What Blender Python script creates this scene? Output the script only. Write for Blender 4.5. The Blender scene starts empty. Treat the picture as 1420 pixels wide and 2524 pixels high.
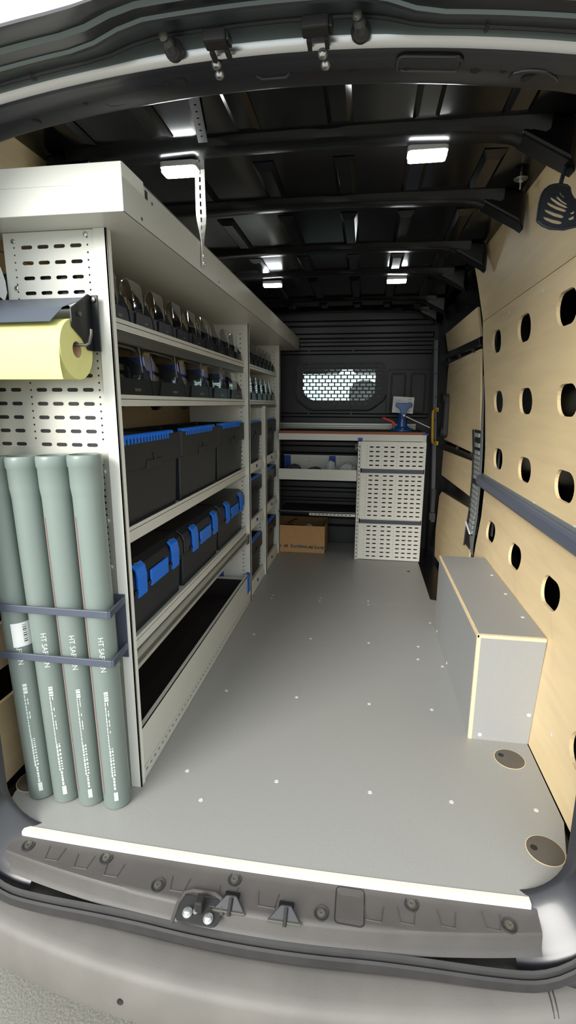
import bpy, math, random
from mathutils import Vector, Matrix
from mathutils.geometry import delaunay_2d_cdt
random.seed(7)
S = bpy.context.scene
COL = S.collection
PI = math.pi

# ------------------------------------------------------------------ camera
cam_d = bpy.data.cameras.new('camera'); cam = bpy.data.objects.new('camera', cam_d); COL.objects.link(cam)
_p, _y, _r = math.radians(-12.1813), math.radians(-8.6686), math.radians(0.2958)
F0 = Vector((math.sin(_y), math.cos(_y), 0)); R0 = Vector((math.cos(_y), -math.sin(_y), 0)); U0 = Vector((0, 0, 1))
FW = F0*math.cos(_p)+U0*math.sin(_p); UP = U0*math.cos(_p)-F0*math.sin(_p)
RT = R0*math.cos(_r)+UP*math.sin(_r); UP = UP*math.cos(_r)-R0*math.sin(_r)
M = Matrix((RT, UP, -FW)).transposed().to_4x4(); M.translation = Vector((0, 0, 1.2391)); cam.matrix_world = M
cam_d.sensor_fit = 'VERTICAL'; cam_d.sensor_height = 36.0; cam_d.lens = 36.0*1232.95/2524.0
cam_d.clip_start = 0.02; cam_d.clip_end = 300
S.camera = cam

# ------------------------------------------------------------------ sky, sun, exposure
W = bpy.data.worlds.new('overcast_sky'); S.world = W; W.use_nodes = True
nt = W.node_tree; bg = nt.nodes['Background']
tc = nt.nodes.new('ShaderNodeTexCoord'); sx = nt.nodes.new('ShaderNodeSeparateXYZ'); rmp = nt.nodes.new('ShaderNodeValToRGB')
nt.links.new(tc.outputs['Generated'], sx.inputs[0]); nt.links.new(sx.outputs['Z'], rmp.inputs[0]); nt.links.new(rmp.outputs[0], bg.inputs[0])
rmp.color_ramp.elements[0].position = 0.0; rmp.color_ramp.elements[0].color = (0.80, 0.90, 0.92, 1)
rmp.color_ramp.elements[1].position = 0.6; rmp.color_ramp.elements[1].color = (0.95, 0.98, 1.0, 1)
bg.inputs[1].default_value = 1.7
sun_d = bpy.data.lights.new('hazy_sun', 'SUN'); sun_d.energy = 4.2; sun_d.angle = math.radians(35); sun_d.color = (1.0, 0.97, 0.91)
sun = bpy.data.objects.new('hazy_sun', sun_d); COL.objects.link(sun)
sun.rotation_euler = Vector((0.5, 1.0, -0.5)).to_track_quat('-Z', 'Y').to_euler()
vs = S.view_settings; vs.view_transform = 'Standard'; vs.look = 'None'; vs.gamma = 1.0; vs.use_curve_mapping = False; vs.exposure = 0.18

# ------------------------------------------------------------------ materials
def lin(c):
    c /= 255.0
    return c/12.92 if c <= 0.04045 else ((c+0.055)/1.055)**2.4
def rgb(r, g, b): return (lin(r), lin(g), lin(b), 1)
MATS = {}
def mat(name, col, rough=0.5, metal=0.0, var=0.0, scale=30.0, bump=0.0, bscale=200.0, stretch=None, spec=0.5, emit=None, es=0.0, coat=0.0):
    m = bpy.data.materials.new(name); m.use_nodes = True; n = m.node_tree; b = n.nodes['Principled BSDF']
    b.inputs['Base Color'].default_value = col; b.inputs['Roughness'].default_value = rough; b.inputs['Metallic'].default_value = metal
    b.inputs['Specular IOR Level'].default_value = spec
    if coat: b.inputs['Coat Weight'].default_value = coat; b.inputs['Coat Roughness'].default_value = 0.16
    if emit: b.inputs['Emission Color'].default_value = emit; b.inputs['Emission Strength'].default_value = es
    if var or bump:
        t = n.nodes.new('ShaderNodeTexCoord'); mp = n.nodes.new('ShaderNodeMapping'); n.links.new(t.outputs['Object'], mp.inputs[0])
        if stretch: mp.inputs['Scale'].default_value = stretch
        if var:
            nz = n.nodes.new('ShaderNodeTexNoise'); nz.inputs['Scale'].default_value = scale; nz.inputs['Detail'].default_value = 6; n.links.new(mp.outputs[0], nz.inputs['Vector'])
            r = n.nodes.new('ShaderNodeMapRange'); r.inputs[1].default_value = 0.3; r.inputs[2].default_value = 0.7; r.inputs[3].default_value = 1-var; r.inputs[4].default_value = 1+var
            n.links.new(nz.outputs[0], r.inputs[0])
            mx = n.nodes.new('ShaderNodeVectorMath'); mx.operation = 'SCALE'; mx.inputs[0].default_value = col[:3]; n.links.new(r.outputs[0], mx.inputs['Scale']); n.links.new(mx.outputs[0], b.inputs['Base Color'])
        if bump:
            n2 = n.nodes.new('ShaderNodeTexNoise'); n2.inputs['Scale'].default_value = bscale; n2.inputs['Detail'].default_value = 3; n.links.new(mp.outputs[0], n2.inputs['Vector'])
            bp = n.nodes.new('ShaderNodeBump'); bp.inputs['Strength'].default_value = bump; bp.inputs['Distance'].default_value = 0.002; n.links.new(n2.outputs[0], bp.inputs['Height']); n.links.new(bp.outputs[0], b.inputs['Normal'])
    MATS[name] = m; return m
def clear_mat(name, tint, gl, rough=0.05):
    m = bpy.data.materials.new(name); m.use_nodes = True; n = m.node_tree; n.nodes.clear()
    o = n.nodes.new('ShaderNodeOutputMaterial'); tr = n.nodes.new('ShaderNodeBsdfTransparent'); tr.inputs[0].default_value = tint
    g = n.nodes.new('ShaderNodeBsdfGlossy'); g.inputs['Roughness'].default_value = rough; g.inputs[0].default_value = (0.9, 0.9, 0.9, 1)
    lw = n.nodes.new('ShaderNodeLayerWeight'); lw.inputs[0].default_value = 0.35
    ml = n.nodes.new('ShaderNodeMath'); ml.operation = 'MULTIPLY_ADD'; ml.inputs[1].default_value = 0.4; ml.inputs[2].default_value = gl; n.links.new(lw.outputs['Fresnel'], ml.inputs[0])
    mx = n.nodes.new('ShaderNodeMixShader'); n.links.new(ml.outputs[0], mx.inputs[0]); n.links.new(tr.outputs[0], mx.inputs[1]); n.links.new(g.outputs[0], mx.inputs[2]); n.links.new(mx.outputs[0], o.inputs[0])
    MATS[name] = m; return m
mat('laminate', rgb(150, 150, 147), 0.42, var=0.035, scale=160, bump=0.06, bscale=500)
mat('laminate_box', rgb(146, 147, 147), 0.45, var=0.03, scale=160, bump=0.05, bscale=500)
mat('birch', rgb(226, 202, 158), 0.5, var=0.06, scale=5, stretch=(1, 0.6, 5))
mat('birch_edge', rgb(228, 206, 164), 0.6, var=0.12, scale=60, stretch=(6, 1, 1))
mat('white_metal', rgb(222, 222, 214), 0.45, var=0.02, scale=8)
mat('tray_metal', rgb(204, 204, 196), 0.36, var=0.02, scale=8)
mat('cabinet_white', rgb(236, 235, 226), 0.42, var=0.02, scale=10)
mat('galvanised', rgb(196, 194, 184), 0.34, 0.45, var=0.03, scale=12)
mat('rail_metal', rgb(120, 120, 112), 0.35, 0.7)
mat('screw_zinc', rgb(214, 214, 208), 0.4, 0.1)
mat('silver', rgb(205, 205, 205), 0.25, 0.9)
mat('black_paint', rgb(7, 7, 9), 0.26, spec=0.32)
mat('roof_paint', rgb(9, 10, 12), 0.16, spec=0.42)
mat('frame_paint', rgb(30, 30, 36), 0.34, spec=0.6, coat=0.35)
mat('sky_sheen_paint', rgb(104, 114, 114), 0.3, 0.6)  # paler version of the frame paint, with sky sheen put into the colour
mat('bulkhead_paint', rgb(36, 35, 36), 0.38)
mat('dark_plastic', rgb(60, 60, 62), 0.5, var=0.05, scale=20, bump=0.15, bscale=300)
mat('sill_plastic', rgb(70, 67, 65), 0.5, var=0.08, scale=14, bump=0.2, bscale=400)
mat('bumper_plastic', rgb(102, 99, 95), 0.55, var=0.10, scale=7, bump=0.25, bscale=500)
mat('rubber', rgb(44, 43, 43), 0.55, var=0.15, scale=18)
mat('box_plastic', rgb(28, 31, 36), 0.42, var=0.03, scale=10)
mat('box_dark', rgb(18, 19, 22), 0.4)
mat('blue_plastic', rgb(18, 112, 224), 0.35)
mat('blue_deep', rgb(16, 60, 160), 0.4)
mat('anthracite', rgb(72, 78, 92), 0.45)
mat('slate', rgb(92, 100, 112), 0.4)
mat('pipe_grey', rgb(122, 134, 129), 0.35, var=0.02, scale=6)
mat('print_white', rgb(220, 226, 222), 0.6)
mat('print_dim', rgb(190, 200, 196), 0.6)
mat('print_red', rgb(150, 128, 124), 0.6)
mat('print_red_dark', rgb(104, 78, 78), 0.6)
mat('paper_yellow', rgb(224, 222, 146), 0.75, var=0.03, scale=30)
mat('card_brown', rgb(196, 158, 122), 0.8)
mat('cardboard', rgb(206, 160, 108), 0.75, var=0.04, scale=25)
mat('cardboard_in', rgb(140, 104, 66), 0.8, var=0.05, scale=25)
mat('ink_teal', rgb(26, 92, 116), 0.6)
mat('ink_dark', rgb(66, 58, 44), 0.6)
mat('paper_white', rgb(226, 228, 228), 0.7)
mat('tissue', rgb(196, 198, 200), 0.8, var=0.05, scale=40)
mat('worktop', rgb(150, 84, 48), 0.5, var=0.1, scale=20, stretch=(1, 8, 8))
mat('black_mat', rgb(30, 29, 29), 0.7)
mat('drawer_mat', rgb(46, 40, 39), 0.6)
mat('alu', rgb(190, 190, 180), 0.38, 0.6)
mat('sill_strip', rgb(236, 230, 218), 0.4)
mat('vise_blue', rgb(18, 78, 150), 0.28, coat=0.4)
mat('red_plastic', rgb(205, 36, 40), 0.4)
mat('yellow_paint', rgb(214, 170, 40), 0.4)
mat('pole_grey', rgb(96, 98, 104), 0.4, 0.3)
mat('grey_trim', rgb(116, 122, 124), 0.45)
mat('link_grey', rgb(150, 154, 150), 0.45)
mat('cap_brown', rgb(88, 82, 76), 0.5, var=0.04, scale=40)
mat('rail_blue', rgb(86, 92, 108), 0.4)
mat('hook_dark', rgb(36, 44, 58), 0.35)
mat('asphalt', rgb(134, 132, 124), 0.85, var=0.25, scale=150, bump=0.8, bscale=120)
mat('led', rgb(255, 255, 255), 0.5, emit=(0.93, 0.98, 1, 1), es=40.0)
mat('lamp_body', rgb(210, 212, 214), 0.4)
mat('seat_cloth', rgb(34, 34, 38), 0.9)
mat('visor_grey', rgb(150, 156, 150), 0.8)
mat('cavity_metal', rgb(120, 122, 124), 0.4, 0.3)
clear_mat('clear_plastic', (0.93, 0.94, 0.95, 1), 0.035)
clear_mat('window_glass', (0.80, 0.90, 0.88, 1), 0.04, 0.02)

# ------------------------------------------------------------------ mesh helpers
class MB:
    def __init__(s): s.v = []; s.f = []
    def add(s, vs_, fs):
        o = len(s.v); s.v += [tuple(a) for a in vs_]; s.f += [tuple(i+o for i in f) for f in fs]; return s
    def box(s, x0, x1, y0, y1, z0, z1):
        return s.add([(x0,y0,z0),(x1,y0,z0),(x1,y1,z0),(x0,y1,z0),(x0,y0,z1),(x1,y0,z1),(x1,y1,z1),(x0,y1,z1)],
                     [(0,3,2,1),(4,5,6,7),(0,1,5,4),(1,2,6,5),(2,3,7,6),(3,0,4,7)])
    def hexa(s, p): return s.add(p, [(0,3,2,1),(4,5,6,7),(0,1,5,4),(1,2,6,5),(2,3,7,6),(3,0,4,7)])
    def cyl(s, a, b, r0, r1=None, n=16, caps=True):
        r1 = r0 if r1 is None else r1; a = Vector(a); b = Vector(b); d = (b-a).normalized()
        u = d.orthogonal().normalized(); w = d.cross(u); vs_ = []
        for p, r in ((a, r0), (b, r1)):
            for i in range(n):
                t = 2*PI*i/n; vs_.append(p+u*math.cos(t)*r+w*math.sin(t)*r)
        fs = [(i, (i+1) % n, n+(i+1) % n, n+i) for i in range(n)]
        if caps: fs += [tuple(range(n-1, -1, -1)), tuple(range(n, 2*n))]
        return s.add(vs_, fs)
    def lathe(s, o, axis, prof, n=24, cap=True):       # prof: (radius, along)
        o = Vector(o); d = Vector(axis).normalized(); u = d.orthogonal().normalized(); w = d.cross(u); vs_ = []; m = len(prof)
        for r, h in prof:
            for i in range(n):
                t = 2*PI*i/n; vs_.append(o+d*h+u*math.cos(t)*r+w*math.sin(t)*r)
        fs = [(k*n+i, k*n+(i+1) % n, (k+1)*n+(i+1) % n, (k+1)*n+i) for k in range(m-1) for i in range(n)]
        if cap: fs += [tuple(range(n-1, -1, -1)), tuple((m-1)*n+i for i in range(n))]
        return s.add(vs_, fs)
    def tube(s, pts, r, n=10):
        pts = [Vector(p) for p in pts]; vs_ = []; u = None
        for k, p in enumerate(pts):
            d = ((pts[min(k+1, len(pts)-1)]-pts[max(k-1, 0)])).normalized()
            u = d.orthogonal().normalized() if u is None else (u-d*u.dot(d)).normalized()
            w = d.cross(u); rr = r[k] if isinstance(r, (list, tuple)) else r
            for i in range(n):
                t = 2*PI*i/n; vs_.append(p+u*math.cos(t)*rr+w*math.sin(t)*rr)
        m = len(pts); fs = [(k*n+i, k*n+(i+1) % n, (k+1)*n+(i+1) % n, (k+1)*n+i) for k in range(m-1) for i in range(n)]
        fs += [tuple(range(n-1, -1, -1)), tuple((m-1)*n+i for i in range(n))]
        return s.add(vs_, fs)
    def prism(s, poly, a, b):                          # poly of 3D points at offset a, extruded by vectors a->b
        a = Vector(a); b = Vector(b); n = len(poly); vs_ = [Vector(p)+a for p in poly]+[Vector(p)+b for p in poly]
        return s.add(vs_, [tuple(range(n-1, -1, -1)), tuple(range(n, 2*n))]+[(i, (i+1) % n, n+(i+1) % n, n+i) for i in range(n)])
    def sheet(s, rows, closed=False):                  # grid of points
        n = len(rows[0]); vs_ = [p for r in rows for p in r]; fs = []
        for k in range(len(rows)-1):
            for i in range(n if closed else n-1):
                j = (i+1) % n; fs.append((k*n+i, k*n+j, (k+1)*n+j, (k+1)*n+i))
        return s.add(vs_, fs)
    def plate(s, outer, holes, fmap, t0, t1, extra=()):
        """outer/holes: 2D loops; fmap(a, b, t) -> 3D at thickness t"""
        pts = [Vector(p) for p in outer]; ed = [(i, (i+1) % len(outer)) for i in range(len(outer))]
        for h in holes:
            o = len(pts); pts += [Vector(p) for p in h]; ed += [(o+i, o+(i+1) % len(h)) for i in range(len(h))]
        pts += [Vector(p) for p in extra]
        v2, e2, f2, _, _, _ = delaunay_2d_cdt(pts, ed, [], 1, 1e-6)
        bb = [(min(p[0] for p in h), max(p[0] for p in h), min(p[1] for p in h), max(p[1] for p in h), h) for h in holes]
        def inhole(x, y):
            for a0, a1, b0, b1, h in bb:
                if a0 < x < a1 and b0 < y < b1:
                    c = False; j = len(h)-1
                    for i in range(len(h)):
                        if (h[i][1] > y) != (h[j][1] > y) and x < (h[j][0]-h[i][0])*(y-h[i][1])/(h[j][1]-h[i][1])+h[i][0]: c = not c
                        j = i
                    if c: return True
            return False
        f2 = [f for f in f2 if not inhole(sum(v2[i].x for i in f)/len(f), sum(v2[i].y for i in f)/len(f))]
        n = len(v2); vs_ = [fmap(p.x, p.y, t0) for p in v2]+[fmap(p.x, p.y, t1) for p in v2]
        fs = [tuple(f) for f in f2]+[tuple(n+i for i in reversed(f)) for f in f2]
        cnt = {}
        for f in f2:
            for i in range(len(f)):
                a, b = f[i], f[(i+1) % len(f)]; cnt.setdefault((min(a, b), max(a, b)), []).append((a, b))
        for k, l in cnt.items():
            if len(l) == 1: a, b = l[0]; fs.append((b, a, n+a, n+b))
        return s.add(vs_, fs)
    def mesh(s, name, m, smooth=False):
        me = bpy.data.meshes.new(name); me.from_pydata([tuple(p) for p in s.v], [], s.f); me.update()
        import bmesh
        bm = bmesh.new(); bm.from_mesh(me); bmesh.ops.recalc_face_normals(bm, faces=bm.faces); bm.to_mesh(me); bm.free()
        if m: me.materials.append(MATS[m])
        if smooth:
            for p in me.polygons: p.use_smooth = True
            me.set_sharp_from_angle(angle=math.radians(38))
        return me
    def build(s, name, m, parent=None, smooth=False, bevel=0.0, seg=2):
        return link(name, s.mesh(name, m, smooth), parent, bevel, seg)
def link(name, me, parent=None, bevel=0.0, seg=2):
    o = bpy.data.objects.new(name, me); COL.objects.link(o)
    if parent:
        o.parent = parent; o.matrix_parent_inverse = PINV.get(parent.name, Matrix())
    if bevel:
        md = o.modifiers.new('edge', 'BEVEL'); md.width = bevel; md.segments = seg; md.limit_method = 'ANGLE'; md.angle_limit = math.radians(40)
    return o
PINV = {}
def tag(o, label, cat=None, group=None, kind=None):
    if label: o['label'] = label
    if cat: o['category'] = cat
    if group: o['group'] = group
    if kind: o['kind'] = kind
    return o
def thing(name, label, cat, loc=(0, 0, 0), group=None, local=False):
    """Empty at the thing's base. Parts are built in world coordinates unless local."""
    o = bpy.data.objects.new(name, None); COL.objects.link(o); o.location = loc; o.empty_display_size = 0.05
    if not local: PINV[o.name] = Matrix.Translation(-Vector(loc))
    return tag(o, label, cat, group)
def struct(name, mb, m, label, smooth=False, bevel=0.0):
    return tag(mb.build(name, m, None, smooth, bevel), label, None, None, 'structure')
def dup(root, loc, label, rot=None):
    r = root.copy(); COL.objects.link(r); r.location = loc
    if rot is not None: r.rotation_euler = rot
    r['label'] = label
    for ch in list(root.children):
        c = ch.copy(); COL.objects.link(c); c.parent = r; c.matrix_parent_inverse = ch.matrix_parent_inverse
        for g in list(ch.children):
            d = g.copy(); COL.objects.link(d); d.parent = c; d.matrix_parent_inverse = g.matrix_parent_inverse
    return r
def circ(cx, cy, r, n=16, ry=None):
    ry = r if ry is None else ry
    return [(cx+r*math.cos(2*PI*i/n), cy+ry*math.sin(2*PI*i/n)) for i in range(n)]
def stadium(cx, cy, L, H, n=6):
    r = H/2; a = L/2-r; o = []
    for i in range(n+1): t = -PI/2+PI*i/n; o.append((cx+a+r*math.cos(t), cy+r*math.sin(t)))
    for i in range(n+1): t = PI/2+PI*i/n; o.append((cx-a+r*math.cos(t), cy+r*math.sin(t)))
    return o
def rect(x0, x1, y0, y1): return [(x0, y0), (x1, y0), (x1, y1), (x0, y1)]
def rrect(x0, x1, y0, y1, r, n=5):
    o = []
    for cx, cy, a in ((x1-r, y0+r, -PI/2), (x1-r, y1-r, 0), (x0+r, y1-r, PI/2), (x0+r, y0+r, PI)):
        for i in range(n+1): t = a+PI/2*i/n; o.append((cx+r*math.cos(t), cy+r*math.sin(t)))
    return o
def text_mesh(body, size, fmap, m, bold=0.0):
    """flat lettering pressed onto a surface by fmap(x, y) -> 3D"""
    c = bpy.data.curves.new('lettering', 'FONT'); c.body = body; c.size = size; c.resolution_u = 2; c.offset = bold
    o = bpy.data.objects.new('lettering', c); me = bpy.data.meshes.new_from_object(o); bpy.data.objects.remove(o); bpy.data.curves.remove(c)
    for v in me.vertices: v.co = fmap(v.co.x, v.co.y)
    me.materials.clear(); me.materials.append(MATS[m]); return me
XC = -0.24                                             # middle of the van
WPROF = [(-0.05, 0.640), (0.0, 0.645), (0.2, 0.655), (0.43, 0.668), (0.6, 0.685), (0.82, 0.690), (1.0, 0.684), (1.25, 0.662), (1.55, 0.626), (1.70, 0.612), (1.87, 0.574), (2.02, 0.535)]
def wx(z):
    for (a, xa), (b, xb) in zip(WPROF, WPROF[1:]):
        if z <= b: t = max(0, (z-a)/(b-a)); return xa+(xb-xa)*t
    return WPROF[-1][1]
def lx(z): return 2*XC-wx(z)-0.015

# ================================================================== SETTING
# ---- ground
struct('ground', MB().box(-30, 30, -30, 40, -0.75, -0.66), 'asphalt', 'grey speckled asphalt the van is parked on')
# ---- floor: laminate boards with a rounded rear outline and the step cut-out by the sliding door
def floor_outline(y0, y1):
    o = []
    if y0 < 1.5:
        for i in range(9): t = PI+PI/2*i/8; o.append((-0.93+0.15*math.cos(t)*1.05, 1.275+0.15*math.sin(t)))
        for x in (-0.7, -0.45, -0.2, 0.05, 0.3): o.append((x, 1.128-0.012*math.cos((x-XC)/0.7*PI/2)))
        for i in range(9): t = -PI/2+PI/2*i/8; o.append((0.455+0.15*math.cos(t), 1.285+0.15*math.sin(t)))
        o += [(0.64, 1.40), (0.645, y1), (-1.12, y1), (-1.12, 1.40)]
    else:
        o = [(-1.12, y0), (0.645, y0), (0.645, 3.10), (0.456, 3.17), (0.456, y1), (-1.12, y1)]
    return o
fl = bpy.data.objects.new('floor', None); COL.objects.link(fl); tag(fl, 'grey speckled laminate plywood floor of the load area', None, None, 'structure')
for a, b in ((1.1, 3.045), (3.047, 4.44)):
    MB().plate(floor_outline(a, b), [], lambda x, y, t: (x, y, t), -0.014, 0.0).build('floor_board', 'laminate', fl)
for x in (-0.565, -0.252, 0.058, 0.315):
    for y in (1.43, 1.93, 2.49, 3.02, 3.075):
        if x > 0.3 and y > 2.9: continue
        MB().lathe((x, y, 0.0), (0, 0, 1), [(0.0075, 0.0), (0.0065, 0.0012), (0.003, 0.0008)], 10).build('screw', 'screw_zinc', fl, True)
for x, y in ((0.572, 1.437), (0.411, 2.80), (0.30, 2.353), (0.41, 2.3), (-0.477, 1.312)):
    MB().lathe((x, y, 0.0), (0, 0, 1), [(0.0075, 0.0), (0.0065, 0.0012), (0.003, 0.0008)], 10).build('screw', 'screw_zinc', fl, True)
MB().lathe((0.362, 3.72, 0.0), (0, 0, 1), [(0.012, 0.0), (0.011, 0.0012), (0.008, 0.001)], 12).build('grommet', 'black_mat', fl, True)
struct('subfloor', MB().box(-1.16, 0.70, 1.12, 4.5, -0.06, -0.016).box(0.456, 0.78, 3.17, 4.5, -0.30, -0.24), 'black_paint', 'dark metal underneath the floor and door step')
# ---- walls of plywood
ZS = [0.1*i for i in range(1, 21)]
def wall_panel(parent, name, side, y0, y1, z0, z1, holes=(), m='birch'):
    fx = (lambda y, z, t: (wx(z)+t, y, z)) if side > 0 else (lambda y, z, t: (lx(z)-t, y, z))
    ex = [(y0+(y1-y0)*i/4+0.003, z) for z in ZS if z0+0.02 < z < z1-0.02 for i in range(1, 4)
          if not any(abs(y0+(y1-y0)*i/4-h[0]) < 0.13 and abs(z-h[1]) < 0.09 for h in holes)]
    zs = [p[0] for p in WPROF if z0+0.01 < p[0] < z1-0.01]
    outer = [(y0, z0), (y1, z0)]+[(y1, z) for z in zs]+[(y1, z1), (y0, z1)]+[(y0, z) for z in reversed(zs)]
    return MB().plate(outer, [stadium(h[0], h[1], 0.178, 0.108, 10) for h in holes], fx, 0.0, 0.012, ex).build(name, m, parent)
wr = bpy.data.objects.new('wall_right', None); COL.objects.link(wr); tag(wr, 'birch plywood lining of the right side wall with rows of oval holes', None, None, 'structure')
cols = (1.385, 1.835, 2.285, 2.735)
wall_panel(wr, 'upper_panel', 1, 1.20, 3.03, 1.686, 1.992)
wall_panel(wr, 'perforated_panel', 1, 1.20, 3.03, 0.80, 1.683, [(c, z) for c in cols for z in (1.548, 1.256, 0.966)])
wall_panel(wr, 'lower_panel', 1, 1.22, 2.985, 0.0, 0.797, [(c, z) for c in cols for z in (0.575, 0.235) if not (z < .4 and 1.7 < c < 2.8)])
def wall_screw(y, z, s=1):
    x = wx(z) if s > 0 else lx(z)
    MB().lathe((x, y, z), (-s, 0, 0), [(0.007, 0.0), (0.006, 0.0015), (0.003, 0.001)], 8).build('screw', 'screw_zinc', wr if s > 0 else wl, True)
for y, z in ((1.72, 1.645), (2.06, 1.645), (2.50, 1.645), (3.0, 1.64), (3.01, 1.98), (2.45, 1.985), (1.75, 1.97), (3.005, 1.30), (3.005, 1.02), (2.85, 0.85), (2.72, 0.85), (2.13, 0.85), (1.72, 0.85), (2.96, 0.70), (1.60, 0.16), (2.4, 0.42)):
    wall_screw(y, z)
wl = bpy.data.objects.new('wall_left', None); COL.objects.link(wl); tag(wl, 'birch plywood lining of the left side wall behind the shelving', None, None, 'structure')
wall_panel(wl, 'upper_panel', -1, 1.20, 4.42, 1.686, 1.992)
wall_panel(wl, 'perforated_panel', -1, 1.20, 4.42, 0.80, 1.683, [(c, z) for c in (1.36, 1.81, 2.26, 2.71, 3.16, 3.61, 4.06) for z in (1.256, 0.966)])
wall_panel(wl, 'lower_panel', -1, 1.20, 4.42, 0.0, 0.797, [(c, z) for c in (1.345, 1.81, 2.26, 2.71, 3.16, 3.61, 4.06) for z in (0.575, 0.325)])
# ---- outer body shell (keeps daylight out)
sh = MB().box(0.775, 0.80, 1.12, 3.03, -0.45, 2.12).box(-1.30, -1.275, 1.12, 6.2, -0.45, 2.12).box(0.775, 0.80, 3.03, 4.5, -0.45, 2.12)
sh.box(0.775, 0.80, 4.5, 4.75, -0.45, 2.12).box(0.775, 0.80, 4.75, 6.2, -0.45, 1.15)
sh.box(-1.30, 0.80, 1.30, 6.2, 2.10, 2.125).box(-1.30, -1.13, 1.12, 6.2, -0.45, -0.40).box(-1.3, 0.8, 4.5, 6.2, -0.45, -0.4)
struct('body_shell', sh, 'black_paint', 'dark outer body panels of the van')
struct('body_cavity', MB().box(0.735, 0.745, 2.93, 3.2, 0.5, 1.75), 'cavity_metal', 'bare grey metal inside the side wall seen through the holes')
# ---- roof skin with lengthwise beads and cross beams
def arch(dx, zc, k): return zc-k*dx*dx
xs_ = [XC+0.86*(i/14.0-1) for i in range(29)]
def roofz(x): return arch(x-XC, 2.003, 0.02)
rf = MB().sheet([[(x, y, roofz(x)) for x in xs_] for y in (1.16, 4.5)])
rf.sheet([[(xs_[-1]*1.0, y, roofz(xs_[-1])) for y in (1.16, 4.5)], [(0.70, y, 1.93) for y in (1.16, 4.5)], [(0.71, y, 1.7) for y in (1.16, 4.5)]])
rf.sheet([[(xs_[0], y, roofz(xs_[0])) for y in (1.16, 4.5)], [(2*XC-0.70, y, 1.93) for y in (1.16, 4.5)], [(2*XC-0.71, y, 1.7) for y in (1.16, 4.5)]])
roof = struct('ceiling', rf, 'roof_paint', 'glossy black painted roof skin above the load area', True)
BEAMS = [1.66, 2.135, 2.725, 3.20, 3.95, 4.36]
for x in (-0.86, -0.62, -0.36, -0.10, 0.13, 0.36):
    for a, b in zip([1.26]+[q+0.10 for q in BEAMS], [q-.05 for q in BEAMS]+[4.45]):
        w = 0.035; z = roofz(x)
        MB().hexa([(x-w, a+.02, z-.002), (x+w, a+.02, z-.002), (x+w, b-.02, z-.002), (x-w, b-.02, z-.002), (x-w*.6, a+.06, z-.014), (x+w*.6, a+.06, z-.014), (x+w*.6, b-.06, z-.014), (x-w*.6, b-.06, z-.014)]).build('roof_bead', 'roof_paint', roof)
def beam(y, i):
    hw, n = 0.040, 32; rows = []
    for k in range(n+1):
        x = XC-0.70+1.40*k/n; dx = x-XC; zb = arch(dx, 1.983, 0.04); zt = roofz(x)+0.004; e = 0.0
        if abs(dx) > 0.60: e = (abs(dx)-0.60)/0.10
        notch = 0.006 if (k % 8) in (2, 3) else 0.0
        zb -= 0.035*e
        rows.append([(x, y-hw-0.02, zt), (x, y-hw-0.005, zb+0.014+notch), (x, y-hw+0.004, zb+0.004), (x, y-hw+0.014, zb+.001), (x, y+hw-0.014, zb), (x, y+hw-0.004, zb+0.004), (x, y+hw+0.005, zb+0.014), (x, y+hw+0.02, zt)])
    b = MB().sheet(rows)
    o = tag(b.build('roof_beam', 'black_paint', None, True), 'curved black cross beam under the roof, %s from the rear doors' % ('first', 'second', 'third', 'fourth', 'fifth', 'sixth')[i], 'roof beam', 'roof cross beams', 'structure')
    for s in (-1, 1):                                   # flared gusset down to the side wall
        x0, x1, x2 = XC+s*0.63, XC+s*0.765, XC+s*0.782
        g = MB()
        ring0 = [(x0, y-0.045, 2.0), (x0, y+0.045, 2.0), (x0, y+0.045, 1.958), (x0, y-0.045, 1.958)]
        ring1 = [(x1, y-0.06, 1.985), (x1, y+0.06, 1.985), (x1, y+0.045, 1.885), (x1, y-0.045, 1.885)]
        ring2 = [(x2, y-0.03, 1.95), (x2, y+0.03, 1.95), (x2, y+0.02, 1.862), (x2, y-0.02, 1.862)]
        g.sheet([ring0, ring1, ring2], True); g.f.append((0, 1, 2, 3)); g.f.append((8, 9, 10, 11))
        g.build('gusset', 'black_paint', o, False, 0.008)
    return o
for i, y in enumerate(BEAMS): beam(y, i)
# ---- rear door frame: swept painted profile
def contour():
    P = []; hw, r = 0.785, 0.13
    for k in range(13): P.append((-hw+r+(2*hw-2*r)*k/12, -0.004))
    for k in range(1, 9): t = -PI/2+PI/2*k/9; P.append((hw-r+r*math.cos(t), -0.004+r+r*math.sin(t)))
    for z in (0.13, 0.4, 0.8, 1.2, 1.5, 1.66): P.append((hw-0.02*max(0, z-0.8), z))
    for k in range(1, 7): t = PI/2*k/7; P.append((0.60+0.168*math.cos(t), 1.66+0.213*math.sin(t)))
    for k in range(25): d = 0.60-1.2*k/24; P.append((d, 1.922-0.136*d*d))
    for k in range(1, 7): t = PI/2+PI/2*k/7; P.append((-0.60+0.168*math.cos(t), 1.66+0.213*math.sin(t)))
    for z in (1.66, 1.5, 1.2, 0.8, 0.4, 0.13): P.append((-hw+0.02*max(0, z-0.8), z))
    for k in range(1, 9): t = PI+PI/2*k/9; P.append((-hw+r+r*math.cos(t), -0.004+r+r*math.sin(t)))
    return P
CT = contour(); NC = len(CT); NRM = []
for i in range(NC):
    a, b = CT[i-1], CT[(i+1) % NC]; tx, tz = b[0]-a[0], b[1]-a[1]; l = math.hypot(tx, tz); NRM.append((tz/l, -tx/l))
def sm(t): t = max(0, min(1, t)); return t*t*(3-2*t)
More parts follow.
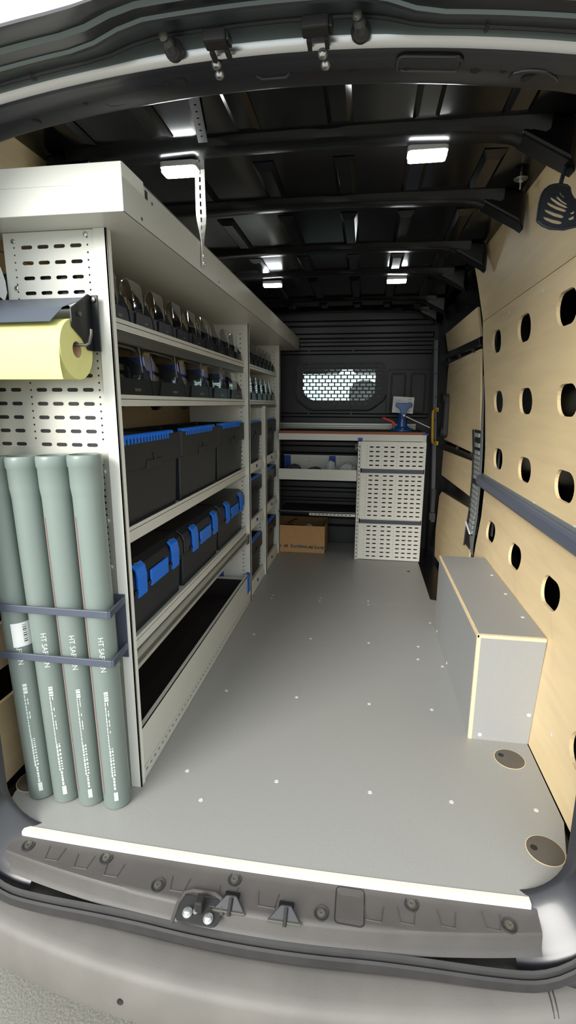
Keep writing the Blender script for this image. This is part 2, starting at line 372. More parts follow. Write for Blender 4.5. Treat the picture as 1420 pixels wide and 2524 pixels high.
PROF = [(-0.014, 1.185, 0), (-0.006, 1.142, 0), (0.0, 1.132, 0), (0.005, 1.128, .3), (0.014, 1.124, 1.1), (0.017, 1.117, 1.1), (0.003, 1.080, 1.3), (-0.010, 1.057, 1.6), (-0.008, 1.052, 1.6), (-0.003, 1.050, 1.6), (-0.002, 1.040, 1.5), (-0.002, 1.024, 1.4), (0.006, 1.020, 1.4), (0.002, 0.985, 1.0), (0.003, 0.972, .6), (0.010, 0.974, .5), (0.15, 1.32, 0)]
PROFB = [(0.0005, 1.153), (-0.001, 1.151), (0.002, 1.140), (0.010, 1.124), (0.020, 1.112), (0.032, 1.100), (0.046, 1.088), (0.060, 1.076), (0.074, 1.065), (0.086, 1.054), (0.094, 1.044), (0.103, 1.040), (0.112, 1.036), (0.122, 1.030), (0.135, 1.022), (0.155, 1.016), (0.26, 1.016)]
CT, NRM = CT[12:]+CT[:1], NRM[12:]+NRM[:1]
NRM[0] = (0, -1); NRM[-1] = (0, -1)
rows = []
for j in range(len(PROF)):
    row = []
    for i, (dx, z) in enumerate(CT):
        n = NRM[i]; t = sm((z-1.3)/0.4)
        d0, y0, jg = PROF[j]; d1, y1 = PROFB[j]
        d0 += 0.017*jg*(1-sm((abs(dx)-0.20)/0.14))
        d = d0*t+d1*(1-t); y = y0*t+y1*(1-t)
        row.append((XC+dx+n[0]*d, y, z+n[1]*d))
    rows.append(row)
frame = struct('trim_1', MB().sheet(rows), 'frame_paint', 'glossy dark painted rear door frame around the opening', True)
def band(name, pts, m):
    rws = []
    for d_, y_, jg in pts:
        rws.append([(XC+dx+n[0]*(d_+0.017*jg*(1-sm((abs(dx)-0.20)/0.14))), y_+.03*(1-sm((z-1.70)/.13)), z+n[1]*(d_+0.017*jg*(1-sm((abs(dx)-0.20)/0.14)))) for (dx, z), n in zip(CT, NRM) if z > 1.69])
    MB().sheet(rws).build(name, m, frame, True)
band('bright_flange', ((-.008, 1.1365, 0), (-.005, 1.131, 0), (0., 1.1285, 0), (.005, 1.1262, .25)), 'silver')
band('flange_sheen', ((.005, 1.1262, .25), (.0095, 1.124, .6), (.014, 1.1225, 1.1)), 'sky_sheen_paint')  # sky-lit band of the frame painted on as a lighter strip
band('gutter_highlight', ((-.0085, 1.0515, 1.6), (-.003, 1.0485, 1.6)), 'sky_sheen_paint')  # highlight lines on both frame edges, painted as pale strips
band('gutter_highlight', ((-.002, 1.0235, 1.4), (.006, 1.0185, 1.4)), 'sky_sheen_paint')
# header inner panel between frame and roof
hp = MB(); rows = []
for y, dz in ((1.132, 0.0), (1.15, -0.008), (1.225, -0.018), (1.24, -0.012), (1.246, 0.02), (1.25, 0.16)):
    rows.append([(XC+d, y, 1.922-0.136*min(abs(d), .62)**2-0.25*max(0, abs(d)-.62)+dz) for d in [0.80*(i/16-1) for i in range(33)]])
hp.sheet(rows); header = struct('trim_2', hp, 'frame_paint', 'black pressed steel roof header above the rear opening', True)
def hz(x): d = x-XC; return 1.922-0.136*min(abs(d), .62)**2-0.25*max(0, abs(d)-.62)-0.013
def disc_on_header(name, x, y, rx, ry, m, h=0.004):
    z = hz(x); v = []; 
    MB().prism([(x+rx*math.cos(2*PI*i/16), y+ry*math.sin(2*PI*i/16), z) for i in range(16)], (0, 0, 0.002), (0, 0, -h)).build(name, m, header, True)
for x, y in ((-0.325, 1.142), (-0.328, 1.174), (-0.110, 1.140), (-0.107, 1.172)):
    MB().lathe((x, y, hz(x)+0.002), (0, 0, -1), [(0.010, 0), (0.010, 0.004), (0.007, 0.008), (0.002, 0.009)], 12).build('bolt', 'silver', header, True)
for x, y, rx, ry in ((-0.415, 1.18, .014, .010), (-0.78, 1.21, .018, .013), (-0.05, 1.20, .013, .009), (0.30, 1.205, .022, .013), (0.19, 1.19, .012, .007)):
    disc_on_header('access_hole', x, y, rx, ry, 'black_mat', 0.0015)
for x, y in ((-0.445, 1.178), (-0.475, 1.182), (-0.64, 1.19), (0.055, 1.19), (0.24, 1.19)):
    disc_on_header('access_hole', x, y, 0.006, 0.004, 'black_mat', 0.0015)
for x0, x1, y in ((-0.60, -0.51, 1.215), (-0.255, -0.18, 1.20)):
    MB().tube([(x0, y-.012, hz(x0)+.001), (x0+.012, y, hz(x0)), (x1-.012, y, hz(x1)), (x1, y-.012, hz(x1)+.001)], 0.0035, 6).build('pressed_bead', 'frame_paint', header, True)
lp = rrect(0.035, 0.158, 1.152, 1.196, .014, 4); lp.append(lp[0])
MB().tube([(a, b, hz(a)) for a, b in lp], .0035, 6).build('pressed_bead', 'frame_paint', header, True)
lp = circ(0.30, 1.205, .045, 20, .026); lp.append(lp[0])
MB().tube([(a, b, hz(a)-.001) for a, b in lp], .003, 6).build('pressed_bead', 'frame_paint', header, True)
for x in (-0.402, -0.036):                              # rubber buffers of the doors
    t = thing('door_buffer', 'rubber door buffer hanging from the header, %s hinge catch' % ('on the far left of the shelf-side' if x < -.2 else 'just beside the other'), 'buffer', (x, 1.085, 1.94), 'rubber door buffers')
    t['label'] = 'round rubber door buffer on the header nearer the shelving' if x < -.2 else 'round rubber door buffer on the header nearer the plywood wall'
    MB().lathe((x, 1.112, 1.922), (0, -0.75, -0.66), [(0.018, -0.004), (0.019, 0.004), (0.015, 0.010), (0.013, 0.016)], 16).build('base', 'rubber', t, True)
    MB().lathe((x, 1.100, 1.912), (-0.1, -0.9, 0.25), [(0.010, 0), (0.010, 0.014), (0.012, 0.018), (0.008, 0.026)], 14).build('knob', 'dark_plastic', t, True)
    MB().lathe((x-0.006, 1.074, 1.922), (-.1, -1, 0.2), [(0.009, 0), (0.008, 0.006), (0.003, 0.008)], 12).build('tip', 'rail_metal', t, True)
for x, w in ((-0.305, 0.026), (-0.115, 0.029)):         # latch catches
    z = 1.914 if x < -.2 else 1.918
    t = thing('door_catch', 'black box-shaped door catch on the header %s' % ('with its bolts, shelf side' if x < -.2 else 'with its bolts, plywood-wall side'), 'catch', (x, 1.09, z), 'door catches on the header')
    MB().box(x-w, x+w*0.75, 1.066, 1.098, z-0.010, z+0.012).build('housing', 'black_mat', t, False, 0.004)
    MB().box(x+w*0.75, x+w, 1.068, 1.094, z-0.010, z+0.006).build('bolt_end', 'box_dark', t, False, 0.002)
    for s in (-0.6, 0.55):
        MB().box(x+w*s-0.004, x+w*s+0.004, 1.094, 1.122, z-0.015, z-0.006).build('foot', 'black_mat', t)
for s, x in ((-1, -0.715), (1, 0.19)):                  # sealed seams in the door frame
    MB().tube([(x, 1.118, 1.899 if s < 0 else 1.905), (x+.002*s, 1.106, 1.911 if s < 0 else 1.914), (x-.002*s, 1.07, 1.912 if s < 0 else 1.916), (x, 1.05, 1.906 if s < 0 else 1.912)], 0.0028, 6).build('seam_bead', 'rubber', frame, True)
# ---- rear sill: strip, plastic cover, seal, bumper
def sy(x, y0, bow): d = (x-XC)/0.72; return y0-bow*(1-d*d)
XS = [XC-0.76+1.52*i/32 for i in range(33)]
def strip_rows(prof, xs=XS): return [[(x, sy(x, y, b), z) for x in xs] for (y, b, z) in prof]
XI = [XC-0.72+1.42*i/32 for i in range(33)]
struct('trim_3', MB().sheet(strip_rows([(1.134, 0.012, 0.0015), (1.118, 0.012, 0.003), (1.112, 0.012, 0.001), (1.110, 0.012, -0.02), (1.134, 0.012, -0.02)], XI)), 'sill_strip', 'pale edge strip along the rear of the floor')
xa, xb = -0.985, 0.475
XSILL = [xa+(xb-xa)*i/32 for i in range(33)]
sillprof = [(1.114, 0.014, -0.010), (1.108, 0.014, -0.013), (1.10, 0.016, -0.018), (1.074, 0.062, -0.026), (1.069, 0.066, -0.028), (1.065, 0.069, -0.036), (1.061, 0.070, -0.066), (1.05, 0.070, -0.078)]
sill = tag(MB().sheet(strip_rows(sillprof, XSILL)).build('sill_cover', 'sill_plastic', None, True), 'dark plastic cover over the rear door sill', 'sill cover')
def sillz(x, y):
    for (a, ba, za), (b, bb, zb) in zip(sillprof, sillprof[1:]):
        ya, yb = sy(x, a, ba), sy(x, b, bb)
        if yb <= y <= ya: t = (ya-y)/max(1e-6, ya-yb); return za+(zb-za)*t
    return -0.03
for x, y in ((-0.925, 1.090), (-0.68, 1.085), (-0.505, 1.035), (-0.305, 1.078), (-0.066, 1.028), (0.162, 1.083), (0.398, 1.070)):
    z = sillz(x, y)
    b = MB().lathe((x, y, z), (0, -0.1, 1), [(0.019, -0.001), (0.018, 0.0035), (0.013, 0.0012), (0.012, -0.004), (0.011, -0.004)], 20, False).build('screw_cup', 'rubber', sill, True)
    MB().lathe((x, y, z+0.001), (0, -0.1, 1), [(0.0105, 0), (0.010, 0.004), (0.004, 0.0045), (0.003, 0.002)], 14).build('screw_head', 'rail_metal', b, True)
for x0, w in ((-0.86, .05), (-0.765, .05), (-0.67, .05), (-0.475, .05), (-0.34, .05), (-0.235, .055), (0.04, .05), (0.125, .045), (0.225, .045), (0.335, .045)):
    y = sy(x0, 1.074, 0.052); pts = [(x0, y+.035), (x0+.006, y), (x0+w-.006, y), (x0+w, y+.035)]
    MB().tube([(a, b, sillz(a, b)+.0005) for a, b in pts], 0.0018, 5).build('moulded_rib', 'sill_plastic', sill, True)
for (x0, x1, y0, y1) in ((-0.03, 0.04, 1.008, 1.095),):
    z = sillz(x0, (y0+y1)/2)
    f_ = lambda a, b, t: (a, b, sillz(a, b)+t)
    MB().plate(rrect(x0, x1, y0+.006, y1, 0.008, 3), [], f_, -0.002, 0.0022, [(x0+.01+(x1-x0-.02)*i/5, y0+.015+(y1-y0-.02)*j/6) for i in range(6) for j in range(6)]).build('hatch_lid', 'sill_plastic', sill, False)
    loop = rrect(x0-.002, x1+.002, y0+.004, y1+.002, 0.009, 4); loop.append(loop[0])
    MB().tube([(a, b, sillz(a, b)+.0006) for a, b in loop], 0.0014, 5).build('hatch_gap', 'black_mat', sill, True)
# latch recess with striker, in the sill's rear edge
t = thing('striker_plate', 'black striker recess with three bolt heads in the sill cover', 'striker', (-0.375, 1.0, -0.03))
MB().plate(rrect(-0.437, -0.318, 0.965, 1.022, 0.02, 4), [], lambda a, b, t_: (a, b, -0.026+t_+(b-1.022)*0.35), 0.0, 0.004).build('backing', 'black_mat', t, False, 0.002)
loop = [(-0.440, 0.962, -0.047), (-0.436, 1.0, -0.030), (-0.425, 1.024, -0.0205), (-0.405, 1.032, -0.0195), (-0.345, 1.032, -0.0195), (-0.325, 1.022, -0.021), (-0.316, 0.99, -0.032)]
MB().tube(loop, 0.0055, 8).build('raised_rim', 'sill_plastic', t, True)
for x, y in ((-0.405, 0.985), (-0.348, 0.978)):
    MB().lathe((x, y, -0.036), (0, -0.25, 1), [(0.013, 0), (0.013, 0.004), (0.0085, 0.0045), (0.0085, 0.012), (0.004, 0.013)], 14).build('bolt', 'silver', t, True)
MB().lathe((-0.384, 0.990, -0.034), (0, -0.25, 1), [(0.008, 0), (0.008, 0.006), (0.004, 0.008)], 12).build('bolt', 'rail_metal', t, True)
MB().box(-0.386, -0.366, 0.984, 1.014, -0.034, 0.0).build('striker_hook', 'black_mat', t, False, 0.004)
for x, y, lb in ((-0.300, 1.008, 'triangular black latch bracket beside the bolted striker on the sill'), (-0.156, 1.004, 'triangular black latch bracket by the square hatch lid on the sill')):
    t = thing('latch_bracket', lb, 'bracket', (x, y, -0.045), 'latch brackets on the sill')
    MB().box(x-.019, x+.019, y+.014, y+.036, -0.027, -0.0175).build('slot', 'box_dark', t)
    MB().prism([(x-.042, y-.010, -0.026), (x+.042, y-.010, -0.026), (x+.014, y+.016, -0.006), (x-.012, y+.016, -0.006)], (0, 0, 0), (0, 0.012, -0.014)).build('wedge', 'frame_paint', t, False, 0.002)
    MB().box(x-.042, x+.042, y-.014, y-.007, -0.031, -0.024).build('bright_edge', 'rail_metal', t, False, 0.001)
    MB().cyl((x+.002, y-.020, -0.030), (x+.002, y+.010, -0.006), 0.005, n=10).build('pin', 'black_mat', t, True)
# seal strip and bumper
XB = [XC-1.02+2.04*i/48 for i in range(49)]
def by(x, y0, bow, flare): d = (x-XC)/0.80; return y0-bow*(1-min(1, d*d))+flare*max(0, abs(d)-1)
XSEAL = [XC-0.855+1.71*i/60 for i in range(61)]
def seal_up(x): e = max(0, abs(x-XC)-0.66); return 0.2-math.sqrt(0.04-min(e, .199)**2)
struct('trim_4', MB().sheet([[(x, by(x, y, b, .10)-.040*sm((abs(x-XC)-.25)/.55), z+seal_up(x)-.010*sm((abs(x-XC)-.4)/.4)) for x in XSEAL] for y, b, z in
    ((1.0865, .092, -0.088), (1.0845, .092, -0.092), (1.081, .093, -0.084), (1.076, .094, -0.074), (1.070, .095, -0.078), (1.066, .095, -0.09), (1.062, .095, -0.084), (1.056, .095, -0.088), (1.054, .095, -.11))]), 'rubber', 'rubber seal trough below the rear door sill', True)
bump = [(1.24, .095, -0.16), (1.09, .095, -0.130), (1.060, .096, -0.118), (1.045, .097, -0.116), (1.00, .098, -0.120), (0.985, .10, -0.126), (0.976, .10, -0.133), (0.969, .10, -0.146), (0.958, .10, -0.230), (0.962, .10, -0.255), (0.985, .10, -0.275), (1.25, .10, -0.29)]
bumper = tag(MB().sheet([[(x, by(x, y, b, .42), z) for x in XB] for y, b, z in bump]).build('rear_bumper', 'bumper_plastic', None, True), 'broad grey plastic step bumper across the back of the van', 'bumper')
for x in (0.487, 0.497):
    MB().tube([(x-(0.01 if y > .9 else 0), by(x, y, b, .42), z+.0008) for y, b, z in bump[2:9]], 0.0016, 6).build('seam', 'rubber', bumper, True)
MB().lathe((-0.545, by(-0.545, 0.9615, .10, .42), -0.20), (0, -1, 0.1), [(0.008, -0.002), (0.008, 0.002), (0.004, 0.001)], 12).build('sensor', 'black_mat', bumper, True)

# ================================================================== BULKHEAD AND CAB
YB = 4.45
win = [(-0.545, 1.53), (-0.555, 1.515), (-0.555, 1.34), (-0.50, 1.285), (-0.46, 1.272), (-0.02, 1.272), (0.02, 1.29), (0.062, 1.33), (0.068, 1.36), (0.068, 1.515), (0.055, 1.53)]
bh = struct('wall_front', MB().plate(rect(-1.14, 0.70, -0.02, 2.06), [win], lambda a, b, t: (a, YB+t, b), 0.0, 0.02), 'bulkhead_paint', 'dark grey steel bulkhead between load area and cab')
def bh_rib(x0, x1, z, h, d=0.012):
    MB().hexa([(x0, YB-.0005, z-h), (x1, YB-.0005, z-h), (x1, YB-.0005, z+h), (x0, YB-.0005, z+h), (x0+.01, YB-d, z-h*.45), (x1-.01, YB-d, z-h*.45), (x1-.01, YB-d, z+h*.45), (x0+.01, YB-d, z+h*.45)]).build('pressed_rib', 'bulkhead_paint', bh)
for z, h in ((1.90, .028), (1.80, .026), (1.735, .022), (1.668, .020)): bh_rib(-0.98, 0.53, z, h)
for z, h in ((1.145, .020), (0.90, .030), (0.80, .025), (0.70, .03), (0.585, .03), (0.49, .025), (0.40, .02), (0.20, .05)): bh_rib(-0.95, 0.52, z, h)
for x in (-0.50, -0.13):
    for z in (1.69, 1.165): MB().box(x-.008, x+.008, YB-0.016, YB, z-.018, z+.018).build('pressed_rib', 'bulkhead_paint', bh)
for x0, x1 in ((0.208, 0.308), (0.372, 0.472)):        # two raised frames right of the window
    MB().plate(rrect(x0-.012, x1+.012, 1.165, 1.50, 0.02), [rrect(x0, x1, 1.18, 1.485, 0.012)], lambda a, b, t: (a, YB-t, b), 0.0, 0.010).build('raised_frame', 'bulkhead_paint', bh, False, 0.004)
MB().plate(rrect(0.16, 0.52, 1.11, 1.53, 0.03), [rrect(0.168, 0.512, 1.118, 1.522, 0.024)], lambda a, b, t: (a, YB-t, b), 0.0, 0.006).build('raised_frame', 'bulkhead_paint', bh, False, 0.002)
sur = [(-0.60, 1.56), (-0.57, 1.588), (0.11, 1.588), (0.14, 1.57), (0.15, 1.54), (0.15, 1.33), (0.13, 1.285), (0.04, 1.215), (-0.0, 1.20), (-0.46, 1.20), (-0.50, 1.212), (-0.595, 1.285), (-0.61, 1.33), (-0.61, 1.53)]
MB().tube([(a, YB-.002, b) for a, b in ([(p[0]*1.0+(p[0]+.23)*.03, p[1]-.012) for p in sur[5:14]])], 0.008, 8).build('window_bead', 'bulkhead_paint', bh, True)
# glazed cut-out and the brick-pattern guard grille in front of it
w1 = bpy.data.objects.new('window_1', None); COL.objects.link(w1); tag(w1, 'bulkhead window with rounded corners behind a grille', None, None, 'structure')
MB().plate([(p[0]+(p[0]+.243)*.03, p[1]+(p[1]-1.40)*.05) for p in win], [], lambda a, b, t: (a, YB+t, b), 0.021, 0.025).build('pane', 'window_glass', w1)
holes = []
pw, ph = 0.0535, 0.0315
for r in range(11):
    z = 1.562-ph*r
    for c in range(-1, 14):
        x = -0.545+pw*c+(pw/2 if r % 2 else 0); x0, x1, z0, z1 = x-pw/2+.005, x+pw/2-.005, z-ph/2+.004, z+ph/2-.004
        if x0 < -0.585 or x1 > 0.128 or z0 < 1.222: continue
        lim = 1.235+max(0, (-0.50-x0))*0.62+max(0, x1-0.04)*0.62
        if z0 < lim: continue
        holes.append(rect(x0, x1, z0, z1))
gg = thing('window_guard', 'black grille with brick-pattern openings over the bulkhead window', 'window guard', (-0.24, YB-0.02, 1.2))
MB().plate(sur, holes, lambda a, b, t: (a, YB-0.012+t, b), -0.004, 0.0).build('grille', 'dark_plastic', gg)
for a, b in ((-0.52, 1.578), (-0.38, 1.578), (-0.22, 1.578), (-0.06, 1.578), (0.07, 1.578), (0.139, 1.45), (0.139, 1.36), (-0.40, 1.21), (-0.27, 1.21), (-0.13, 1.21), (-0.03, 1.21), (-0.598, 1.45)):
    MB().cyl((a, YB-.021, b), (a, YB-0.012, b), 0.005, n=8).build('screw', 'black_mat', gg)
# the cab seen through the window: dashboard, roof, visors, seat
cab = MB().box(-1.27, 0.77, 5.45, 6.2, -0.4, 1.10).box(-1.27, 0.77, 4.48, 6.2, 1.86, 1.9).box(-1.27, -1.2, 4.48, 6.2, -0.4, 1.1)
cab.box(-1.27, -1.17, 5.9, 6.05, 1.1, 1.9).box(0.68, 0.77, 5.9, 6.05, 1.1, 1.9)
struct('cab_shell', cab, 'box_dark', 'dark dashboard and roof lining of the cab')
for x0, lb in ((-0.88, 'grey sun visor hanging at the top of the bulkhead window, shelf side'), (-0.16, 'grey sun visor hanging at the top of the bulkhead window, vise side')):
    t = thing('sun_visor', lb, 'sun visor', (x0+.3, 5.7, 1.7), 'cab sun visors')
    MB().plate(rrect(x0, x0+0.60, 1.56, 1.76, 0.05), [], lambda a, b, t_: (a, 5.62+t_-(b-1.56)*.2, b), 0, .02).build('flap', 'visor_grey', t, False, .005)
    MB().cyl((x0+.05, 5.58, 1.765), (x0+.55, 5.58, 1.765), .008, n=8).build('hinge_rod', 'box_dark', t, True)
t = thing('cab_seat', 'dark cab seat with headrest behind the window guard', 'seat', (-0.03, 4.85, 0.2))
def blob(prof, y0, y1): return MB().prism([(a, y0, b) for a, b in prof], (0, 0, 0), (0, y1-y0, 0))
blob([(-0.30, 0.35), (0.26, 0.35), (0.27, 0.9), (0.24, 1.18), (0.18, 1.26), (-0.22, 1.26), (-0.28, 1.18), (-0.31, 0.9)], 4.72, 4.84).build('backrest', 'seat_cloth', t, True, .03, 3)
blob([(-0.165, 1.28), (-0.14, 1.25), (0.10, 1.25), (0.125, 1.28), (0.12, 1.36), (0.085, 1.425), (0.02, 1.452), (-0.06, 1.452), (-0.12, 1.425), (-0.16, 1.36)], 4.70, 4.80).build('headrest', 'seat_cloth', t, True, .03, 3)
blob([(-0.30, 0.2), (0.26, 0.2), (0.26, 0.42), (-0.30, 0.42)], 4.72, 5.3).build('seat_base', 'seat_cloth', t, True, .03, 3)

# ================================================================== SLIDING DOOR SIDE
def dmap(y, z, t): return (wx(z)+0.008-(y-3.15)*(0.06-0.04*sm((z-0.9)/0.6))+t, y, z)
ZD = [-0.22, 0.0, 0.2, 0.43, 0.6, 0.82, 1.0, 1.25, 1.55, 1.70, 1.95]
dr = bpy.data.objects.new('door_1', None); COL.objects.link(dr); tag(dr, 'black sliding side door lined with birch plywood panels', None, None, 'structure')
MB().sheet([[dmap(y, z, 0.022) for y in (3.0, 3.4, 3.8, 4.15, 4.46)] for z in ZD]).build('door_skin', 'black_paint', dr, True)
def dpanel(q, hl=()):
    cen = (sum(p[0] for p in q)/len(q), sum(p[1] for p in q)/len(q))
    MB().plate(q, [], dmap, 0.004, 0.016, [cen]).build('plywood_panel', 'birch', dr)
dpanel([(3.13, 1.59), (4.20, 1.645), (4.22, 1.775), (3.16, 1.785)])
dpanel([(3.20, 0.97), (3.24, 0.935), (4.24, 0.965), (4.30, 1.0), (4.22, 1.50), (4.16, 1.55), (3.15, 1.555)])
dpanel([(3.22, 0.655), (4.28, 0.675), (4.34, 0.70), (4.34, 0.86), (4.30, 0.875), (3.24, 0.885)])
dpanel([(3.15, 0.02), (4.10, 0.02), (4.18, 0.22), (4.22, 0.5), (4.17, 0.545), (3.20, 0.585)])
for z0, z1, n in ((1.565, 1.625, 3), (0.895, 0.925, 2)):          # raised door rails with clips
    MB().hexa([dmap(3.12, z0, 0.01), dmap(4.35, z0+.02, 0.01), dmap(4.35, z1+.02, 0.01), dmap(3.12, z1, 0.01), dmap(3.12, z0+.012, -0.012), dmap(4.35, z0+.032, -0.012), dmap(4.35, z1+.008, -0.012), dmap(3.12, z1-.012, -0.012)]).build('door_rail', 'black_paint', dr, False, .006)
for y, z in ((3.3, 1.562), (3.72, 1.568), (4.1, 1.57), (3.35, 0.93), (3.75, 0.935)):
    MB().box(*[c for c in (dmap(y, z, -0.012)[0], dmap(y, z, 0.004)[0], y-.012, y+.012, z-.012, z+.012)]).build('clip', 'rubber', dr)
for y, z in ((3.5, .80), (3.8, .72), (4.1, .84), (3.5, .45), (3.9, .3), (3.4, .2)):
    p = dmap(y, z, 0.003); MB().lathe(p, (-1, 0, 0), [(0.006, 0), (0.005, 0.0015), (0.002, 0.001)], 8).build('screw', 'screw_zinc', dr, True)
MB().sheet([[(wx(z)+0.004, y, z) for y in (3.035, 3.06)]+[(wx(z)+0.03, 3.12, z)] for z in (0.0, 0.3, 0.6, 0.82, 1.0, 1.25, 1.55, 1.7, 2.0)]).build('pillar_cover', 'black_paint', dr, True)
gt = struct('trim_5', MB().sheet([[(wx(z)-0.001-0.012*math.sin(PI*(z-.36)/1.04), 3.028, z) , (wx(z)-0.004-0.012*math.sin(PI*(z-.36)/1.04), 3.034, z), (wx(z)-0.002-0.005*math.sin(PI*(z-.36)/1.04), 3.034+0.10*math.sin(PI*min(1, max(0.0, (z-.30)/1.1)))**0.7, z)] for z in [.36+1.04*i/14 for i in range(15)]]), 'grey_trim', 'grey edge trim where the plywood wall ends at the door pillar', True)
# cable chain on the pillar
ch = thing('cable_chain', 'grey segmented cable chain hanging beside the sliding door', 'cable chain', (0.66, 3.2, 0.36))
zc = [1.06, 1.0, 0.955] + [0.925-0.030*i for i in range(16)]
for k, z in enumerate(zc):
    yc = 3.215-0.055*(1.06-z)/0.6; hw = 0.075 if 2 < k < 15 else 0.055
    x = wx(z)-0.010
    c = MB()
    c.plate(rrect(yc-hw, yc+hw, z-0.0125, z+0.0125, 0.004, 2), [rect(yc-hw*.18, yc+hw*.18, z-.004, z+.004)] if k != 8 else [], lambda a, b, t: (wx(b)-0.010+t, a, b), 0.0, 0.012)
    c.build('link', 'link_grey' if k != 8 else 'black_mat', ch)
MB().sheet([[(wx(z)+0.001, y, z) for y in (3.12, 3.32)] for z in (1.09, .95, .8, .6, .42, .36)]).build('channel', 'black_mat', ch)
MB().tube([(wx(z)-.012, 3.30-0.06*(1.06-z)/0.6, z) for z in (1.09, .95, .8, .6, .45, .36)], .006, 8).build('cable', 'black_mat', ch, True)
MB().tube([(wx(.5)-.022, 3.24, .51), (wx(.5)-.022, 3.10, .47)], .006, 8).build('pull_tab', 'paper_white', ch, True)
MB().sheet([[(wx(z)-.004, 3.16-.03*k, z), (wx(z)-.004, 3.08-.03*k, z)] for k, z in enumerate((.455, .42, .39, .36))]).build('tail_strip', 'grey_trim', ch)
# door pillar fittings beside the bulkhead
t = thing('pillar_rail', 'tall grey metal rail on the bulkhead pillar behind the vise', 'rail', (0.55, 4.22, 0.3))
MB().sheet([[(0.497+.05*(1.73-z)*.9, 4.24, z), (0.505+.05*(1.73-z)*.9, 4.215, z), (0.533+.05*(1.73-z)*.9, 4.215, z), (0.541+.05*(1.73-z)*.9, 4.24, z)] for z in (1.73, 1.68, 1.5, 1.2, 1.0, 0.85, .70, .5, .28)]).build('channel', 'pole_grey', t)
for z in (1.66, 1.48, 1.3, 1.12, .96): MB().cyl((0.519+.05*(1.73-z)*.9, 4.212, z), (0.519+.05*(1.73-z)*.9, 4.216, z), .006, n=8).build('bolt', 'black_mat', t)
MB().box(0.55, 0.60, 4.19, 4.24, 0.30, 0.36).build('lower_bracket', 'dark_plastic', t, False, .004)
MB().box(0.558, 0.592, 4.20, 4.24, 0.36, 0.56).build('lower_guide', 'dark_plastic', t, False, .004)
t = thing('grab_handle', 'yellow grab handle on the pillar rail', 'handle', (0.53, 4.2, 0.93))
MB().tube([(0.553, 4.205, 1.200), (0.535, 4.18, 1.200), (0.523, 4.165, 1.190), (0.521, 4.16, 1.170), (0.530, 4.16, 0.965), (0.534, 4.165, 0.945), (0.545, 4.18, 0.936), (0.566, 4.205, 0.936)], .010, 10).build('grip', 'yellow_paint', t, True)
for x, z in ((0.556, 1.200), (0.570, 0.936)): MB().box(x-.014, x+.014, 4.199, 4.211, z-.016, z+.016).build('foot', 'yellow_paint', t, False, .003)
MB().box(0.56, 0.70, 4.25, 4.44, -0.24, 1.95).build('tmp', 'black_paint').name = 'trim_6'
tag(bpy.data.objects['trim_6'], 'black door pillar between bulkhead and sliding door', None, None, 'structure')
t = thing('door_hinge_arm', 'black moulded lock housing on the door pillar beside the plywood door panel', 'door lock', (0.61, 4.22, 0.95))
MB().plate(rrect(4.10, 4.24, 0.99, 1.32, .03), [], lambda a, b, t_: (0.600+t_, a, b), 0, .03).build('housing', 'dark_plastic', t, False, .008)
for z in (1.29, 1.03): MB().cyl((0.590, 4.16, z), (0.602, 4.16, z), .035, .04, n=16).build('boss', 'dark_plastic', t, True)

# ================================================================== WHEEL ARCH BOX, RAIL, FLOOR CAPS
t = thing('wheel_arch_box', 'grey laminate wheel arch box with bare plywood edges', 'wheel arch box', (0.54, 2.25, 0))
bx, b0, b1, bz = 0.429, 1.764, 2.742, 0.426
def xr(z): return wx(z)-0.002
MB().hexa([(bx, b0+.012, bz-.012), (xr(.42), b0+.012, bz-.012), (xr(.42), b1, bz-.012), (bx, b1, bz-.012), (bx, b0+.012, bz), (xr(.42), b0+.012, bz), (xr(.42), b1, bz), (bx, b1, bz)]).build('top_board', 'laminate_box', t)
MB().box(bx, bx+.012, b0+.012, b1, 0, bz-.0125).build('side_board', 'laminate_box', t)
MB().hexa([(bx+.012, b0, 0), (xr(0), b0, 0), (xr(0), b0+.012, 0), (bx+.012, b0+.012, 0), (bx+.012, b0, bz-.012), (xr(.42), b0, bz-.012), (xr(.42), b0+.012, bz-.012), (bx+.012, b0+.012, bz-.012)]).build('end_board', 'laminate_box', t)
MB().box(bx-.001, xr(.42), b0-.001, b0+.012, bz-.0125, bz-.0005).build('edge_band', 'birch_edge', t, False, .001)
MB().box(bx-.001, bx+.0125, b0-.001, b0+.0115, 0, bz-.0125).build('edge_band', 'birch_edge', t, False, .001)
MB().box(bx-.001, bx+.0005, b0, b1, bz-.0125, bz-.0005).build('edge_band', 'birch_edge', t)
MB().box(bx-.0012, bx+.006, b0-.001, b1, bz-.011, bz+.0006).build('edge_band', 'birch_edge', t)
for x, y, z, d in ((0.636, 1.95, bz, (0, 0, 1)), (0.636, 2.2, bz, (0, 0, 1)), (0.636, 2.45, bz, (0, 0, 1)), (0.47, b0, 0.02, (0, -1, 0)), (0.635, b0, 0.12, (0, -1, 0)), (bx, 2.3, .02, (-1, 0, 0)), (bx, 2.65, .02, (-1, 0, 0))):
    MB().lathe((x, y, z), d, [(0.0075, 0), (0.006, 0.0015), (0.003, 0.001)], 10).build('screw', 'screw_zinc', t, True)
t = thing('wall_rail', 'slate-blue bumper rail along the right plywood wall', 'rail', (0.67, 2.1, 0.8))
rp = [(0.0, .838), (-.030, .836), (-.038, .826), (-.038, .79), (-.030, .777), (0.0, .775)]
MB().sheet([[(wx(.81)+.004+a, y, z) for a, z in rp] for y in (1.21, 3.06)]).build('profile', 'rail_blue', t)
MB().prism([(wx(.81)+.004+a, 3.06, z) for a, z in rp], (0, 0, 0), (0, .002, 0)).build('end_cap', 'grey_trim', t)
MB().box(wx(.85)-.006, wx(.85)+.002, 1.21, 3.05, .836, .850).build('top_lip', 'grey_trim', t)
